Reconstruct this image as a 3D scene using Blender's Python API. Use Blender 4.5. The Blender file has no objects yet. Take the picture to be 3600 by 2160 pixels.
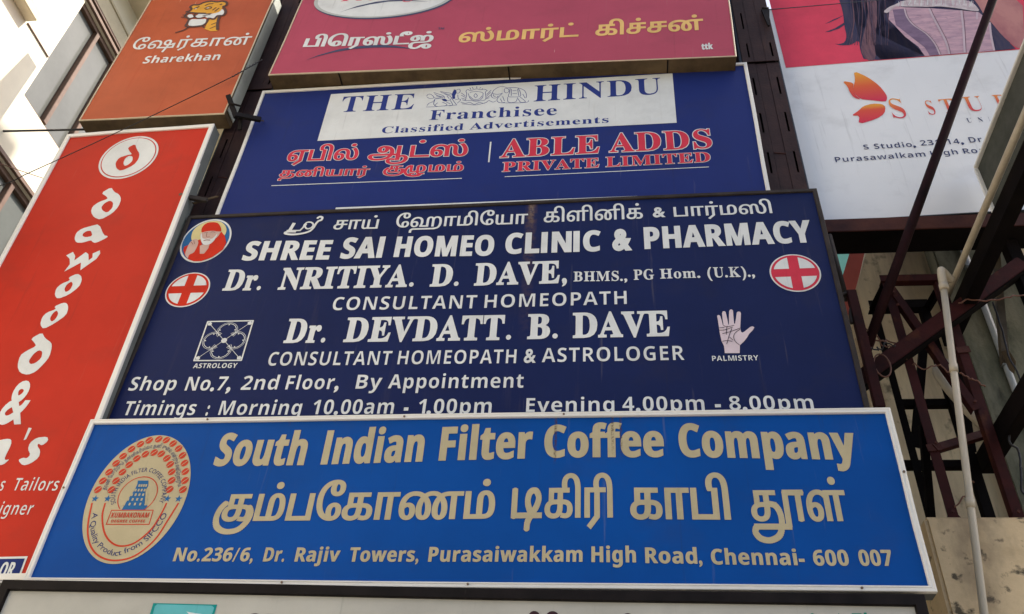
import bpy, bmesh, math, random
import numpy as np
from mathutils import Vector, Matrix
from mathutils.geometry import delaunay_2d_cdt
random.seed(7)
scene = bpy.context.scene
col = scene.collection

# ------------------------------------------------------------------ camera
YAW, PITCH, ROLL = (math.radians(a) for a in (-8.559, 39.245, 4.020))
fwd = Vector((math.sin(YAW) * math.cos(PITCH), math.cos(YAW) * math.cos(PITCH), math.sin(PITCH)))
rgt = Vector((math.cos(YAW), -math.sin(YAW), 0))
upv = rgt.cross(fwd)
c_, s_ = math.cos(ROLL), math.sin(ROLL)
rgt, upv = c_ * rgt + s_ * upv, -s_ * rgt + c_ * upv
cam_data = bpy.data.cameras.new('camera')
cam_data.sensor_width = 36.0
cam_data.lens = 36.0 * 3086.0 / 3600.0
cam_data.clip_end = 3000
cam = bpy.data.objects.new('camera', cam_data)
cam.matrix_world = Matrix(((rgt.x, upv.x, -fwd.x, 0.0), (rgt.y, upv.y, -fwd.y, -5.0), (rgt.z, upv.z, -fwd.z, 1.6), (0, 0, 0, 1)))
col.objects.link(cam)
scene.camera = cam

# ------------------------------------------------------------------ light
SUN_EL, SUN_AZ = math.radians(52), math.radians(10)      # azimuth measured from +X towards +Y
sun_dir = Vector((math.cos(SUN_EL) * math.cos(SUN_AZ), math.cos(SUN_EL) * math.sin(SUN_AZ), math.sin(SUN_EL)))
world = bpy.data.worlds.new('World')
scene.world = world
world.use_nodes = True
wn = world.node_tree
sky = wn.nodes.new('ShaderNodeTexSky')
sky.sky_type = 'NISHITA'
sky.sun_disc = False
sky.sun_elevation = SUN_EL
sky.sun_rotation = math.radians(90) - SUN_AZ
sky.air_density = 1.0
sky.dust_density = 4.0
sky.ozone_density = 1.0
wn.links.new(sky.outputs[0], wn.nodes['Background'].inputs['Color'])
wn.nodes['Background'].inputs['Strength'].default_value = 0.15
sun_data = bpy.data.lights.new('sun', 'SUN')
sun_data.energy = 5.0
sun_data.angle = math.radians(0.53)
sun_data.color = (1.0, 0.93, 0.82)
sun = bpy.data.objects.new('sun', sun_data)
sun.rotation_euler = sun_dir.to_track_quat('Z', 'Y').to_euler()
sun.location = (8, 3, 20)
col.objects.link(sun)
scene.view_settings.view_transform = 'Standard'
scene.view_settings.look = 'None'
scene.view_settings.gamma = 1.0
scene.view_settings.use_curve_mapping = False
scene.view_settings.exposure = 0.75
scene.render.engine = 'CYCLES'
scene.cycles.max_bounces = 8
scene.cycles.diffuse_bounces = 5

# ------------------------------------------------------------------ materials
MATS = {}
def mat(name, rgb, rough=0.6, metal=0.0, spec=0.4, var=0.12, scale=3.0, stretch=(1, 1, 1), dark=None, bump=0.0, bscale=40.0, grain=0.0):
    """Principled paint: base colour mottled by noise between rgb and a dirtier tone."""
    if name in MATS: return MATS[name]
    m = bpy.data.materials.new(name); m.use_nodes = True
    nt = m.node_tree; N = nt.nodes; L = nt.links
    b = N['Principled BSDF']
    b.inputs['Roughness'].default_value = rough
    b.inputs['Metallic'].default_value = metal
    b.inputs['Specular IOR Level'].default_value = spec
    tc = N.new('ShaderNodeTexCoord'); mp = N.new('ShaderNodeMapping'); mp.inputs['Scale'].default_value = stretch
    L.new(tc.outputs['Object'], mp.inputs['Vector'])
    n1 = N.new('ShaderNodeTexNoise'); n1.inputs['Scale'].default_value = scale; n1.inputs['Detail'].default_value = 7; n1.inputs['Roughness'].default_value = 0.65
    L.new(mp.outputs[0], n1.inputs['Vector'])
    rp = N.new('ShaderNodeValToRGB')
    d = dark if dark else tuple(c * (1 - 2.2 * var) for c in rgb)
    rp.color_ramp.elements[0].position = 0.30; rp.color_ramp.elements[0].color = (*d, 1)
    rp.color_ramp.elements[1].position = 0.62; rp.color_ramp.elements[1].color = (*rgb, 1)
    L.new(n1.outputs['Fac'], rp.inputs[0])
    last = rp.outputs[0]
    if grain:
        n2 = N.new('ShaderNodeTexNoise'); n2.inputs['Scale'].default_value = 220; n2.inputs['Detail'].default_value = 2
        L.new(tc.outputs['Object'], n2.inputs['Vector'])
        mx = N.new('ShaderNodeMix'); mx.data_type = 'RGBA'; mx.blend_type = 'MULTIPLY'
        r2 = N.new('ShaderNodeMapRange'); r2.inputs[3].default_value = 1 - grain; r2.inputs[4].default_value = 1 + grain
        L.new(n2.outputs['Fac'], r2.inputs[0]); mx.inputs[0].default_value = 1.0
        L.new(last, mx.inputs[6]); L.new(r2.outputs[0], mx.inputs[7]); last = mx.outputs[2]
    L.new(last, b.inputs['Base Color'])
    if bump:
        n3 = N.new('ShaderNodeTexNoise'); n3.inputs['Scale'].default_value = bscale; n3.inputs['Detail'].default_value = 6
        L.new(tc.outputs['Object'], n3.inputs['Vector'])
        bp = N.new('ShaderNodeBump'); bp.inputs['Strength'].default_value = bump; bp.inputs['Distance'].default_value = 0.01
        L.new(n3.outputs['Fac'], bp.inputs['Height']); L.new(bp.outputs[0], b.inputs['Normal'])
    MATS[name] = m
    return m

def overlay(m, rgb, build):
    """Mix a stain colour over the base colour of m; build(nodes, links, object-coords socket) returns the mask socket."""
    nt = m.node_tree; N = nt.nodes; L = nt.links; b = N['Principled BSDF']
    src = b.inputs['Base Color'].links[0].from_socket
    tc = N.new('ShaderNodeTexCoord')
    mask = build(N, L, tc.outputs['Object'])
    mx = N.new('ShaderNodeMix'); mx.data_type = 'RGBA'; mx.inputs[7].default_value = (*rgb, 1)
    L.new(mask, mx.inputs[0]); L.new(src, mx.inputs[6]); L.new(mx.outputs[2], b.inputs['Base Color'])

def streaks(sx, sz, lo, hi, amount, seed=0.0):
    def f(N, L, co):
        mp = N.new('ShaderNodeMapping'); mp.inputs['Scale'].default_value = (sx, sx, sz); mp.inputs['Location'].default_value = (seed, seed * 2, seed)
        L.new(co, mp.inputs['Vector'])
        n = N.new('ShaderNodeTexNoise'); n.inputs['Scale'].default_value = 1.0; n.inputs['Detail'].default_value = 5; n.inputs['Roughness'].default_value = 0.6
        L.new(mp.outputs[0], n.inputs['Vector'])
        r = N.new('ShaderNodeMapRange'); r.inputs[1].default_value = lo; r.inputs[2].default_value = hi; r.inputs[4].default_value = amount
        L.new(n.outputs['Fac'], r.inputs[0])
        return r.outputs[0]
    return f

def band(u0, half, zlo, zhi, amount, rag=40.0):
    """A ragged vertical run-off stain at local x = u0 between heights zlo and zhi."""
    def f(N, L, co):
        sp = N.new('ShaderNodeSeparateXYZ'); L.new(co, sp.inputs[0])
        n = N.new('ShaderNodeTexNoise'); n.inputs['Scale'].default_value = rag; n.inputs['Detail'].default_value = 4; L.new(co, n.inputs['Vector'])
        def mth(op, a, bb):
            q = N.new('ShaderNodeMath'); q.operation = op; q.use_clamp = False
            for i, s in enumerate((a, bb)):
                if isinstance(s, (int, float)): q.inputs[i].default_value = s
                else: L.new(s, q.inputs[i])
            return q.outputs[0]
        dx = mth('ABSOLUTE', mth('SUBTRACT', sp.outputs[0], u0), 0)
        r1 = N.new('ShaderNodeMapRange'); r1.inputs[1].default_value = half; r1.inputs[2].default_value = half * 0.3; L.new(dx, r1.inputs[0])
        r2 = N.new('ShaderNodeMapRange'); r2.inputs[1].default_value = zlo; r2.inputs[2].default_value = zhi; L.new(sp.outputs[2], r2.inputs[0])
        r3 = N.new('ShaderNodeMapRange'); r3.inputs[1].default_value = 0.35; r3.inputs[2].default_value = 0.65; L.new(n.outputs['Fac'], r3.inputs[0])
        q = mth('MULTIPLY', r1.outputs[0], r2.outputs[0]); q = mth('MULTIPLY', q, r3.outputs[0])
        return mth('MULTIPLY', q, amount)
    return f

def weather(m, k, seed):
    overlay(m, (.34, .30, .25), streaks(17, .8, .66, .80, k, seed))
    overlay(m, (.03, .027, .025), streaks(24, 1.2, .62, .78, k, seed + 5))
    overlay(m, (.05, .04, .03), streaks(2.2, 2.8, .55, .78, k * .8, seed + 9))
PRINT = dict(white=(.74, .76, .75), tan=(.51, .44, .28), navy=(.02, .035, .16), navy2=(.035, .055, .25), navy3=(.05, .065, .16), red2=(.66, .05, .085),
             pink2=(.66, .12, .18), slate=(.08, .09, .16), yellow=(.85, .55, .2), amber=(.78, .40, .06), umber=(.12, .07, .06), palm=(.72, .60, .65), ink=(.03, .02, .04),
             gold=(.72, .62, .30), robe=(.60, .035, .015), skin=(.62, .42, .36), skin2=(.30, .12, .10), dred=(.55, .05, .03), ered=(.58, .06, .03), teal=(.01, .28, .27),
             teal2=(.13, .48, .52), dbrown=(.05, .025, .03), green2=(.0, .22, .16), rose=(.80, .075, .13), hair=(.065, .052, .095), hair2=(.23, .115, .13), hair3=(.11, .075, .12),
             corset=(.66, .42, .48), corset2=(.27, .18, .27), corset3=(.66, .52, .58), corset4=(.74, .66, .66), skin3=(.56, .25, .23), blue=(.03, .14, .34))
def pmat(c):
    if c in ('flame', 'flame2') and 'print_' + c not in MATS:
        m = mat('print_' + c, (.8, .3, .04), 0.6, spec=.1)         # printed red-to-orange fade of the logo
        nt = m.node_tree; N = nt.nodes; L = nt.links
        tc = N.new('ShaderNodeTexCoord'); sp = N.new('ShaderNodeSeparateXYZ'); L.new(tc.outputs['Object'], sp.inputs[0])
        rp = N.new('ShaderNodeValToRGB')
        st = ((.0, (.70, .035, .10)), (.25, (.74, .10, .06)), (.335, (.85, .38, .05)), (.372, (.64, .03, .10)), (.7, (.76, .13, .05)), (1.0, (.88, .42, .05))) if c == 'flame' else ((.0, (.62, .04, .12)), (.5, (.74, .11, .08)), (1.0, (.84, .35, .07)))
        for p, cc in st:
            e = rp.color_ramp.elements[0] if p == 0 else rp.color_ramp.elements[-1] if p == 1 else rp.color_ramp.elements.new(p)
            e.position = p; e.color = (*cc, 1)
        mr = N.new('ShaderNodeMapRange'); mr.inputs[1].default_value = 1.18; mr.inputs[2].default_value = 1.96 if c == 'flame' else 1.5; L.new(sp.outputs[2], mr.inputs[0])
        L.new(mr.outputs[0], rp.inputs[0]); L.new(rp.outputs[0], N['Principled BSDF'].inputs['Base Color'])
        return m
    if c in ('flame', 'flame2'): return MATS['print_' + c]
    new = 'print_' + c not in MATS
    if c in ('hair', 'hair2', 'corset', 'corset2', 'corset4', 'skin3'):
        dk, sc, stt = {'hair': ((.022, .030, .085), 2.2, (9, 1, 1.3)), 'hair2': ((.085, .05, .085), 2.2, (11, 1, 1.2)), 'corset': ((.40, .26, .34), 5, (1, 1, 4)), 'corset2': ((.17, .11, .19), 5, (1, 1, 3)), 'corset4': ((.45, .33, .36), 9, (1, 1, 1)), 'skin3': ((.33, .10, .13), 1.3, (2, 1, 1))}[c]
        return mat('print_' + c, PRINT[c], 0.6, var=.05, scale=sc, stretch=stt, dark=dk, grain=.06, spec=.1)
    m = mat('print_' + c, PRINT[c], 0.6, var=.07, scale=2.5, grain=.06, spec=.07)
    if new: weather(m, .24, 3.1)
    return m

# ------------------------------------------------------------------ mesh helpers
def put(o, parent=None, **props):
    col.objects.link(o)
    if parent is not None: o.parent = parent
    for k, v in props.items(): o[k] = v
    return o
def mesh(name, verts, faces, m, parent=None, smooth=False, **props):
    me = bpy.data.meshes.new(name); me.from_pydata([tuple(v) for v in verts], [], [tuple(f) for f in faces]); me.update()
    if m: me.materials.append(m)
    if smooth:
        for p in me.polygons: p.use_smooth = True
    return put(bpy.data.objects.new(name, me), parent, **props)
def thing(name, label, cat, loc=(0, 0, 0), rot=(0, 0, 0), group=None):
    e = bpy.data.objects.new(name, None); e.empty_display_size = .2; e.location = loc; e.rotation_euler = rot
    put(e, None, label=label, category=cat)
    if group: e['group'] = group
    return e
BOXF = [(0, 3, 2, 1), (4, 5, 6, 7), (0, 1, 5, 4), (1, 2, 6, 5), (2, 3, 7, 6), (3, 0, 4, 7)]
def bev(name, vs, fs, m, parent=None, b=.004, **props):
    bm = bmesh.new(); bv = [bm.verts.new(v) for v in vs]
    for f in fs: bm.faces.new([bv[i] for i in f])
    bmesh.ops.recalc_face_normals(bm, faces=bm.faces)
    if b: bmesh.ops.bevel(bm, geom=bm.edges[:], offset=b, segments=2, affect='EDGES', clamp_overlap=True)
    me = bpy.data.meshes.new(name); bm.to_mesh(me); bm.free(); me.materials.append(m)
    return put(bpy.data.objects.new(name, me), parent, **props)
def box(name, x0, x1, y0, y1, z0, z1, m, parent=None, b=.004, **props):
    vs = [(x0, y0, z0), (x1, y0, z0), (x1, y1, z0), (x0, y1, z0), (x0, y0, z1), (x1, y0, z1), (x1, y1, z1), (x0, y1, z1)]
    return bev(name, vs, BOXF, m, parent, b, **props)
def bar(name, p0, p1, w, d, m, parent=None, b=.004, side=None, **props):
    """A straight bar p0-p1; w across the facade plane, d in depth."""
    p0, p1 = Vector(p0), Vector(p1); t = (p1 - p0).normalized()
    s = Vector(side) if side else Vector((0, 1, 0))
    a = t.cross(s)
    if a.length < 1e-4: a = t.cross(Vector((1, 0, 0)))
    a.normalize(); n = a.cross(t).normalized()
    vs = [q + a * (i * w / 2) + n * (j * d / 2) for q in (p0, p1) for i, j in ((-1, -1), (1, -1), (1, 1), (-1, 1))]
    return bev(name, vs, BOXF, m, parent, b, **props)
def angle(name, p0, p1, w, m, parent=None, flip=1, t=.008, **props):
    """A steel angle section (L profile) from p0 to p1."""
    p0, p1 = Vector(p0), Vector(p1); dr = (p1 - p0).normalized()
    a = dr.cross(Vector((0, 1, 0)))
    if a.length < 1e-4: a = Vector((1, 0, 0))
    a.normalize(); n = Vector((0, 1, 0)) - dr * dr.y
    if n.length < 1e-4: n = Vector((0, 0, 1))
    n.normalize()
    prof = [(-.5, 0), (.5, 0), (.5, t / w), (-.5 + t / w, t / w), (-.5 + t / w, 1), (-.5, 1)]
    vs = [q + a * (i * w * flip) + n * (j * w) for q in (p0, p1) for i, j in prof]
    k = len(prof)
    fs = [tuple(range(k))[::-1], tuple(range(k, 2 * k))] + [(i, (i + 1) % k, k + (i + 1) % k, k + i) for i in range(k)]
    return bev(name, vs, fs, m, parent, .0015, **props)
def tube(name, pts, r, m, parent=None, n=12, **props):
    pts = [Vector(p) for p in pts]; vs = []; fs = []
    up = Vector((.31, .52, .79)).normalized(); a0 = None
    for i, p in enumerate(pts):
        t = (pts[min(i + 1, len(pts) - 1)] - pts[max(i - 1, 0)]).normalized()
        a = t.cross(up) if a0 is None else (a0 - t * a0.dot(t))
        a.normalize(); a0 = a; bb = t.cross(a)
        for k in range(n):
            an = 2 * math.pi * k / n
            vs.append(p + (a * math.cos(an) + bb * math.sin(an)) * r)
    for i in range(len(pts) - 1):
        for k in range(n):
            fs.append((i * n + k, i * n + (k + 1) % n, (i + 1) * n + (k + 1) % n, (i + 1) * n + k))
    fs.append(tuple(range(n))[::-1]); fs.append(tuple((len(pts) - 1) * n + k for k in range(n)))
    o = mesh(name, vs, fs, m, parent, **props)
    for p in o.data.polygons:
        if len(p.vertices) == 4: p.use_smooth = True
    return o
def sag(a, b, drop, n=14):
    a, b = Vector(a), Vector(b)
    return [a.lerp(b, i / n) - Vector((0, 0, drop * 4 * (i / n) * (1 - i / n))) for i in range(n + 1)]
def spline(pts, n=6, closed=False):
    P = [Vector(p) for p in pts]; out = []
    m = len(P); rng = range(m if closed else m - 1)
    for i in rng:
        g = (lambda k: P[k % m]) if closed else (lambda k: P[max(0, min(m - 1, k))])
        p0, p1, p2, p3 = g(i - 1), g(i), g(i + 1), g(i + 2)
        for k in range(n):
            t = k / n
            out.append(.5 * (2 * p1 + (p2 - p0) * t + (2 * p0 - 5 * p1 + 4 * p2 - p3) * t * t + (3 * p1 - p0 - 3 * p2 + p3) * t ** 3))
    if not closed: out.append(P[-1])
    return out

# ------------------------------------------------------------------ 2D outlines (lettering and printed artwork)
def fill2d(loops, eps=1e-6):
    """Triangulate closed loops with the non-zero winding rule."""
    vs = []; es = []
    for lp in loops:
        k = len(vs); vs += [Vector((float(p[0]), float(p[1]))) for p in lp]; n = len(lp)
        es += [(k + i, k + (i + 1) % n) for i in range(n)]
    V, E, T = delaunay_2d_cdt(vs, es, [], 0, eps)[:3]
    V = np.array([(v.x, v.y) for v in V]); T = np.array([t for t in T if len(t) == 3])
    if len(T) == 0: return V, []
    C = V[T].mean(axis=1); w = np.zeros(len(C), int)
    for lp in loops:
        A = np.array([(p[0], p[1]) for p in lp], float); B = np.roll(A, -1, axis=0)
        cr = (B[:, 0] - A[:, 0])[:, None] * (C[:, 1][None] - A[:, 1][:, None]) - (C[:, 0][None] - A[:, 0][:, None]) * (B[:, 1] - A[:, 1])[:, None]
        up = (A[:, 1][:, None] <= C[:, 1][None]) & (B[:, 1][:, None] > C[:, 1][None]) & (cr > 0)
        dn = (A[:, 1][:, None] > C[:, 1][None]) & (B[:, 1][:, None] <= C[:, 1][None]) & (cr < 0)
        w += up.sum(0) - dn.sum(0)
    return V, [tuple(t) for t in T[w != 0]]
def area(p):
    p = np.asarray(p); q = np.roll(p, -1, axis=0); return .5 * float((p[:, 0] * q[:, 1] - q[:, 0] * p[:, 1]).sum())
def ccw(p):
    return list(p) if area(p) > 0 else list(p)[::-1]
def chaikin(p, n):
    for _ in range(n):
        q = []
        for i in range(len(p)):
            a, b = p[i], p[(i + 1) % len(p)]
            q += [(a[0] * .78 + b[0] * .22, a[1] * .78 + b[1] * .22), (a[0] * .22 + b[0] * .78, a[1] * .22 + b[1] * .78)]
        p = q
    return p
def stroke_loop(pts, w, closed=False, cap=True):
    """Outline(s) of a constant-width stroke along pts: one small quad per segment plus round joints."""
    out = []; r = w / 2
    n = len(pts)
    for i in range(n if closed else n - 1):
        a, b = np.array(pts[i], float), np.array(pts[(i + 1) % n], float); d = b - a; L = np.hypot(*d)
        if L < 1e-7: continue
        nn = np.array((-d[1], d[0])) / L * r
        out.append(ccw([a + nn, a - nn, b - nn, b + nn]))
    if cap:
        for i in range(n):
            if not closed and i in (0, n - 1): continue
            out.append([(pts[i][0] + r * math.cos(t), pts[i][1] + r * math.sin(t)) for t in np.linspace(0, 2 * math.pi, 11)[:-1]])
    return out
GL = {}
def glyphs(s):
    """Outlines of a string in the built-in font (em units)."""
    if s in GL: return GL[s]
    c = bpy.data.curves.new('outline', 'FONT'); c.body = s; c.size = 1; c.fill_mode = 'NONE'; c.resolution_u = 4; c.space_character = 1.07 if len(s) > 1 and ord(s[0]) > 0x1D000 else 1.0
    o = bpy.data.objects.new('outline', c); me = o.to_mesh()
    loops = []
    if me and len(me.vertices):
        co = np.array([v.co[:2] for v in me.vertices]); nxt = {}
        for e in me.edges:
            a, b = e.vertices; nxt.setdefault(a, []).append(b); nxt.setdefault(b, []).append(a)
        seen = set()
        for v in range(len(co)):
            if v in seen or v not in nxt: continue
            lp = [v]; seen.add(v); cur = v
            while True:
                cand = [q for q in nxt[cur] if q not in seen]
                if not cand: break
                cur = min(cand); lp.append(cur); seen.add(cur)
            if len(lp) > 2:
                P = co[lp]; keep = [0]
                for i in range(1, len(P)):
                    if np.hypot(*(P[i] - P[keep[-1]])) > 1e-4: keep.append(i)
                if np.hypot(*(P[keep[-1]] - P[0])) < 1e-4: keep.pop()
                if len(keep) > 2: loops.append(P[keep])
    o.to_mesh_clear(); bpy.data.objects.remove(o); bpy.data.curves.remove(c)
    GL[s] = loops
    return loops
def remap(s, st):
    up, lo, dg = {'sb': (0x1D5D4, 0x1D5EE, 0x1D7EC), 'srf': (0x1D400, 0x1D41A, 0x1D7CE), }.get(st, (0, 0, 0))
    if not up: return s
    return ''.join(chr(up + ord(c) - 65) if 'A' <= c <= 'Z' else chr(lo + ord(c) - 97) if 'a' <= c <= 'z' else chr(dg + ord(c) - 48) if '0' <= c <= '9' else c for c in s)
def width(loops): return max(l[:, 0].max() for l in loops)
def shift(loops, dx): return [l + np.array((dx, 0)) for l in loops]
def ink(pts, w=.085):
    sg = 1 if area(max(glyphs('க'), key=lambda l: abs(area(l)))) > 0 else -1
    return [np.array(l)[::sg] for l in stroke_loop([(p.x, p.y) for p in spline([(a, b, 0) for a, b in pts], 6)], w)]
def ligature(k):
    """Tamil joined letters that a plain character run cannot give, drawn with the pen."""
    if k == 'ku': return shift(glyphs('க'), .16) + ink([(.86, .29), (.95, .16), (.90, -.03), (.72, -.19), (.42, -.23), (.16, -.14), (.06, .05), (.10, .25), (.22, .38)]), 1.0
    if k == 'tuu':
        return shift(glyphs('ச'), .02) + ink([(.52, .31), (.70, .27), (.80, .12), (.80, -.08), (.70, -.27), (.45, -.36), (.2, -.33), (.08, -.22), (.12, -.12)]) + ink([(.10, -.115), (.5, -.115), (1.02, -.115)]) + ink([(.99, -.115), (.99, .2), (.99, .53)]) + ink([(.96, .52), (1.2, .52), (1.45, .52)]) + ink([(1.33, .5), (1.33, .25), (1.33, .0)]), 1.5
    if k == 'zhu': return shift(glyphs('ழ'), .18) + ink([(.80, -.14), (.70, -.28), (.45, -.33), (.20, -.25), (.06, -.05), (.06, .22), (.18, .46), (.28, .54)]), 1.08
    return ink([(.10, .55), (.10, .28), (.10, .0)], .095) + ink([(.06, .04), (.4, .04), (.86, .04)]) + ink([(.48, -.22), (.50, -.08), (.60, .06), (.74, .22), (.79, .38), (.72, .5), (.62, .52), (.52, .46), (.48, .32), (.52, .18), (.62, .04)], .09), .95
def outline(text, st):
    out = []; x = 0; i = 0; run = ''
    def flush(run, x):
        g = glyphs(remap(run, st)) if run.strip() else []
        if not g: return x + .26 * len(run)
        x += .26 * (len(run) - len(run.lstrip()))
        out.extend(shift(g, x)); return x + width(g) + .07 + .26 * (len(run) - len(run.rstrip()))
    while i < len(text):
        if text[i] == '{':
            x = flush(run, x); run = ''; j = text.index('}', i); g, adv = ligature(text[i + 1:j]); out.extend(shift(g, x)); x += adv; i = j + 1
        elif st == 'sb' and text[i] == 'I':                      # plain stem, no bars
            x = flush(run, x) + .055; run = ''; hc = refheight('sb'); sgn = 1 if area(max(glyphs('க'), key=lambda l: abs(area(l)))) > 0 else -1
            out.append(np.array([(x, 0), (x + .155, 0), (x + .155, hc), (x, hc)])[::sgn]); x += .155 + .125; i += 1
        elif st in ('sb', 'srf') and text[i] in '.,:-&/()':      # give the plain punctuation the weight of the letters
            x = flush(run, x); run = ''; k = .03 if text[i] in '&()/' else .038
            g = embolden(glyphs(text[i]), k, k); x0 = min(l[:, 0].min() for l in g); g = shift(g, -x0); out.extend(shift(g, x)); x += width(g) + .08; i += 1
        else: run += text[i]; i += 1
    flush(run, x)
    return out
def embolden(loops, ox, oy):
    if not ox and not oy: return loops
    big = max(loops, key=lambda l: abs(area(l))); sg = 1 if area(big) > 0 else -1
    out = []
    for l in loops:
        a = l - np.roll(l, 1, axis=0); b = np.roll(l, -1, axis=0) - l
        na = np.c_[a[:, 1], -a[:, 0]]; nb = np.c_[b[:, 1], -b[:, 0]]
        na /= np.maximum(np.hypot(na[:, 0], na[:, 1]), 1e-9)[:, None]; nb /= np.maximum(np.hypot(nb[:, 0], nb[:, 1]), 1e-9)[:, None]
        m = na + nb; q = np.maximum((m * m).sum(1) / 2, .5)[:, None]
        m = m / q
        out.append(l + sg * m * np.array((ox, oy)))
    return out
REF = {'sb': .714, 'ss': .714, 'srf': .66, 'ta': .555}
def refheight(st):
    if isinstance(REF.get(st), tuple): return REF[st][0]
    g = glyphs(remap('H', st) if st != 'ta' else 'ப'); h = max(l[:, 1].max() for l in g); REF[st] = (h,); return h
def word_loops(text, st, u0, v0, u1, v1, h, off=(0, 0), slant=0.0):
    lp = embolden(outline(text, st), *off)
    if slant: lp = [np.c_[l[:, 0] + slant * l[:, 1], l[:, 1]] for l in lp]
    x0 = min(l[:, 0].min() for l in lp); x1 = max(l[:, 0].max() for l in lp)
    sx = (u1 - u0) / (x1 - x0); sy = h / refheight(st); tl = (v1 - v0) / (u1 - u0)
    return [np.c_[u0 + (l[:, 0] - x0) * sx, v0 + l[:, 1] * sy + (l[:, 0] - x0) * sx * tl] for l in lp]
LAY = .0012
def sheet(name, loops_list, m, parent, layer=1, **props):
    """Printed film: a flat sheet a hair in front of the board it is stuck on (board front faces local -Y)."""
    vs = []; fs = []; y = -.0015 - LAY * layer
    for loops in loops_list:
        V, T = fill2d(loops); k = len(vs)
        vs += [(float(p[0]), y, float(p[1])) for p in V]
        for a, b, c in T:
            A, B, C = V[a], V[b], V[c]
            if (B[0] - A[0]) * (C[1] - A[1]) - (B[1] - A[1]) * (C[0] - A[0]) > 0: fs.append((k + a, k + b, k + c))
            else: fs.append((k + a, k + c, k + b))
    return mesh(name, vs, fs, m, parent, **props)
def ring_pts(e, k=1.0, n=64, a0=0.0, a1=2 * math.pi):
    return [(e[0] + e[2] * k * math.cos(t), e[1] + e[3] * k * math.sin(t)) for t in np.linspace(a0, a1, n, endpoint=False)]

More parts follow.
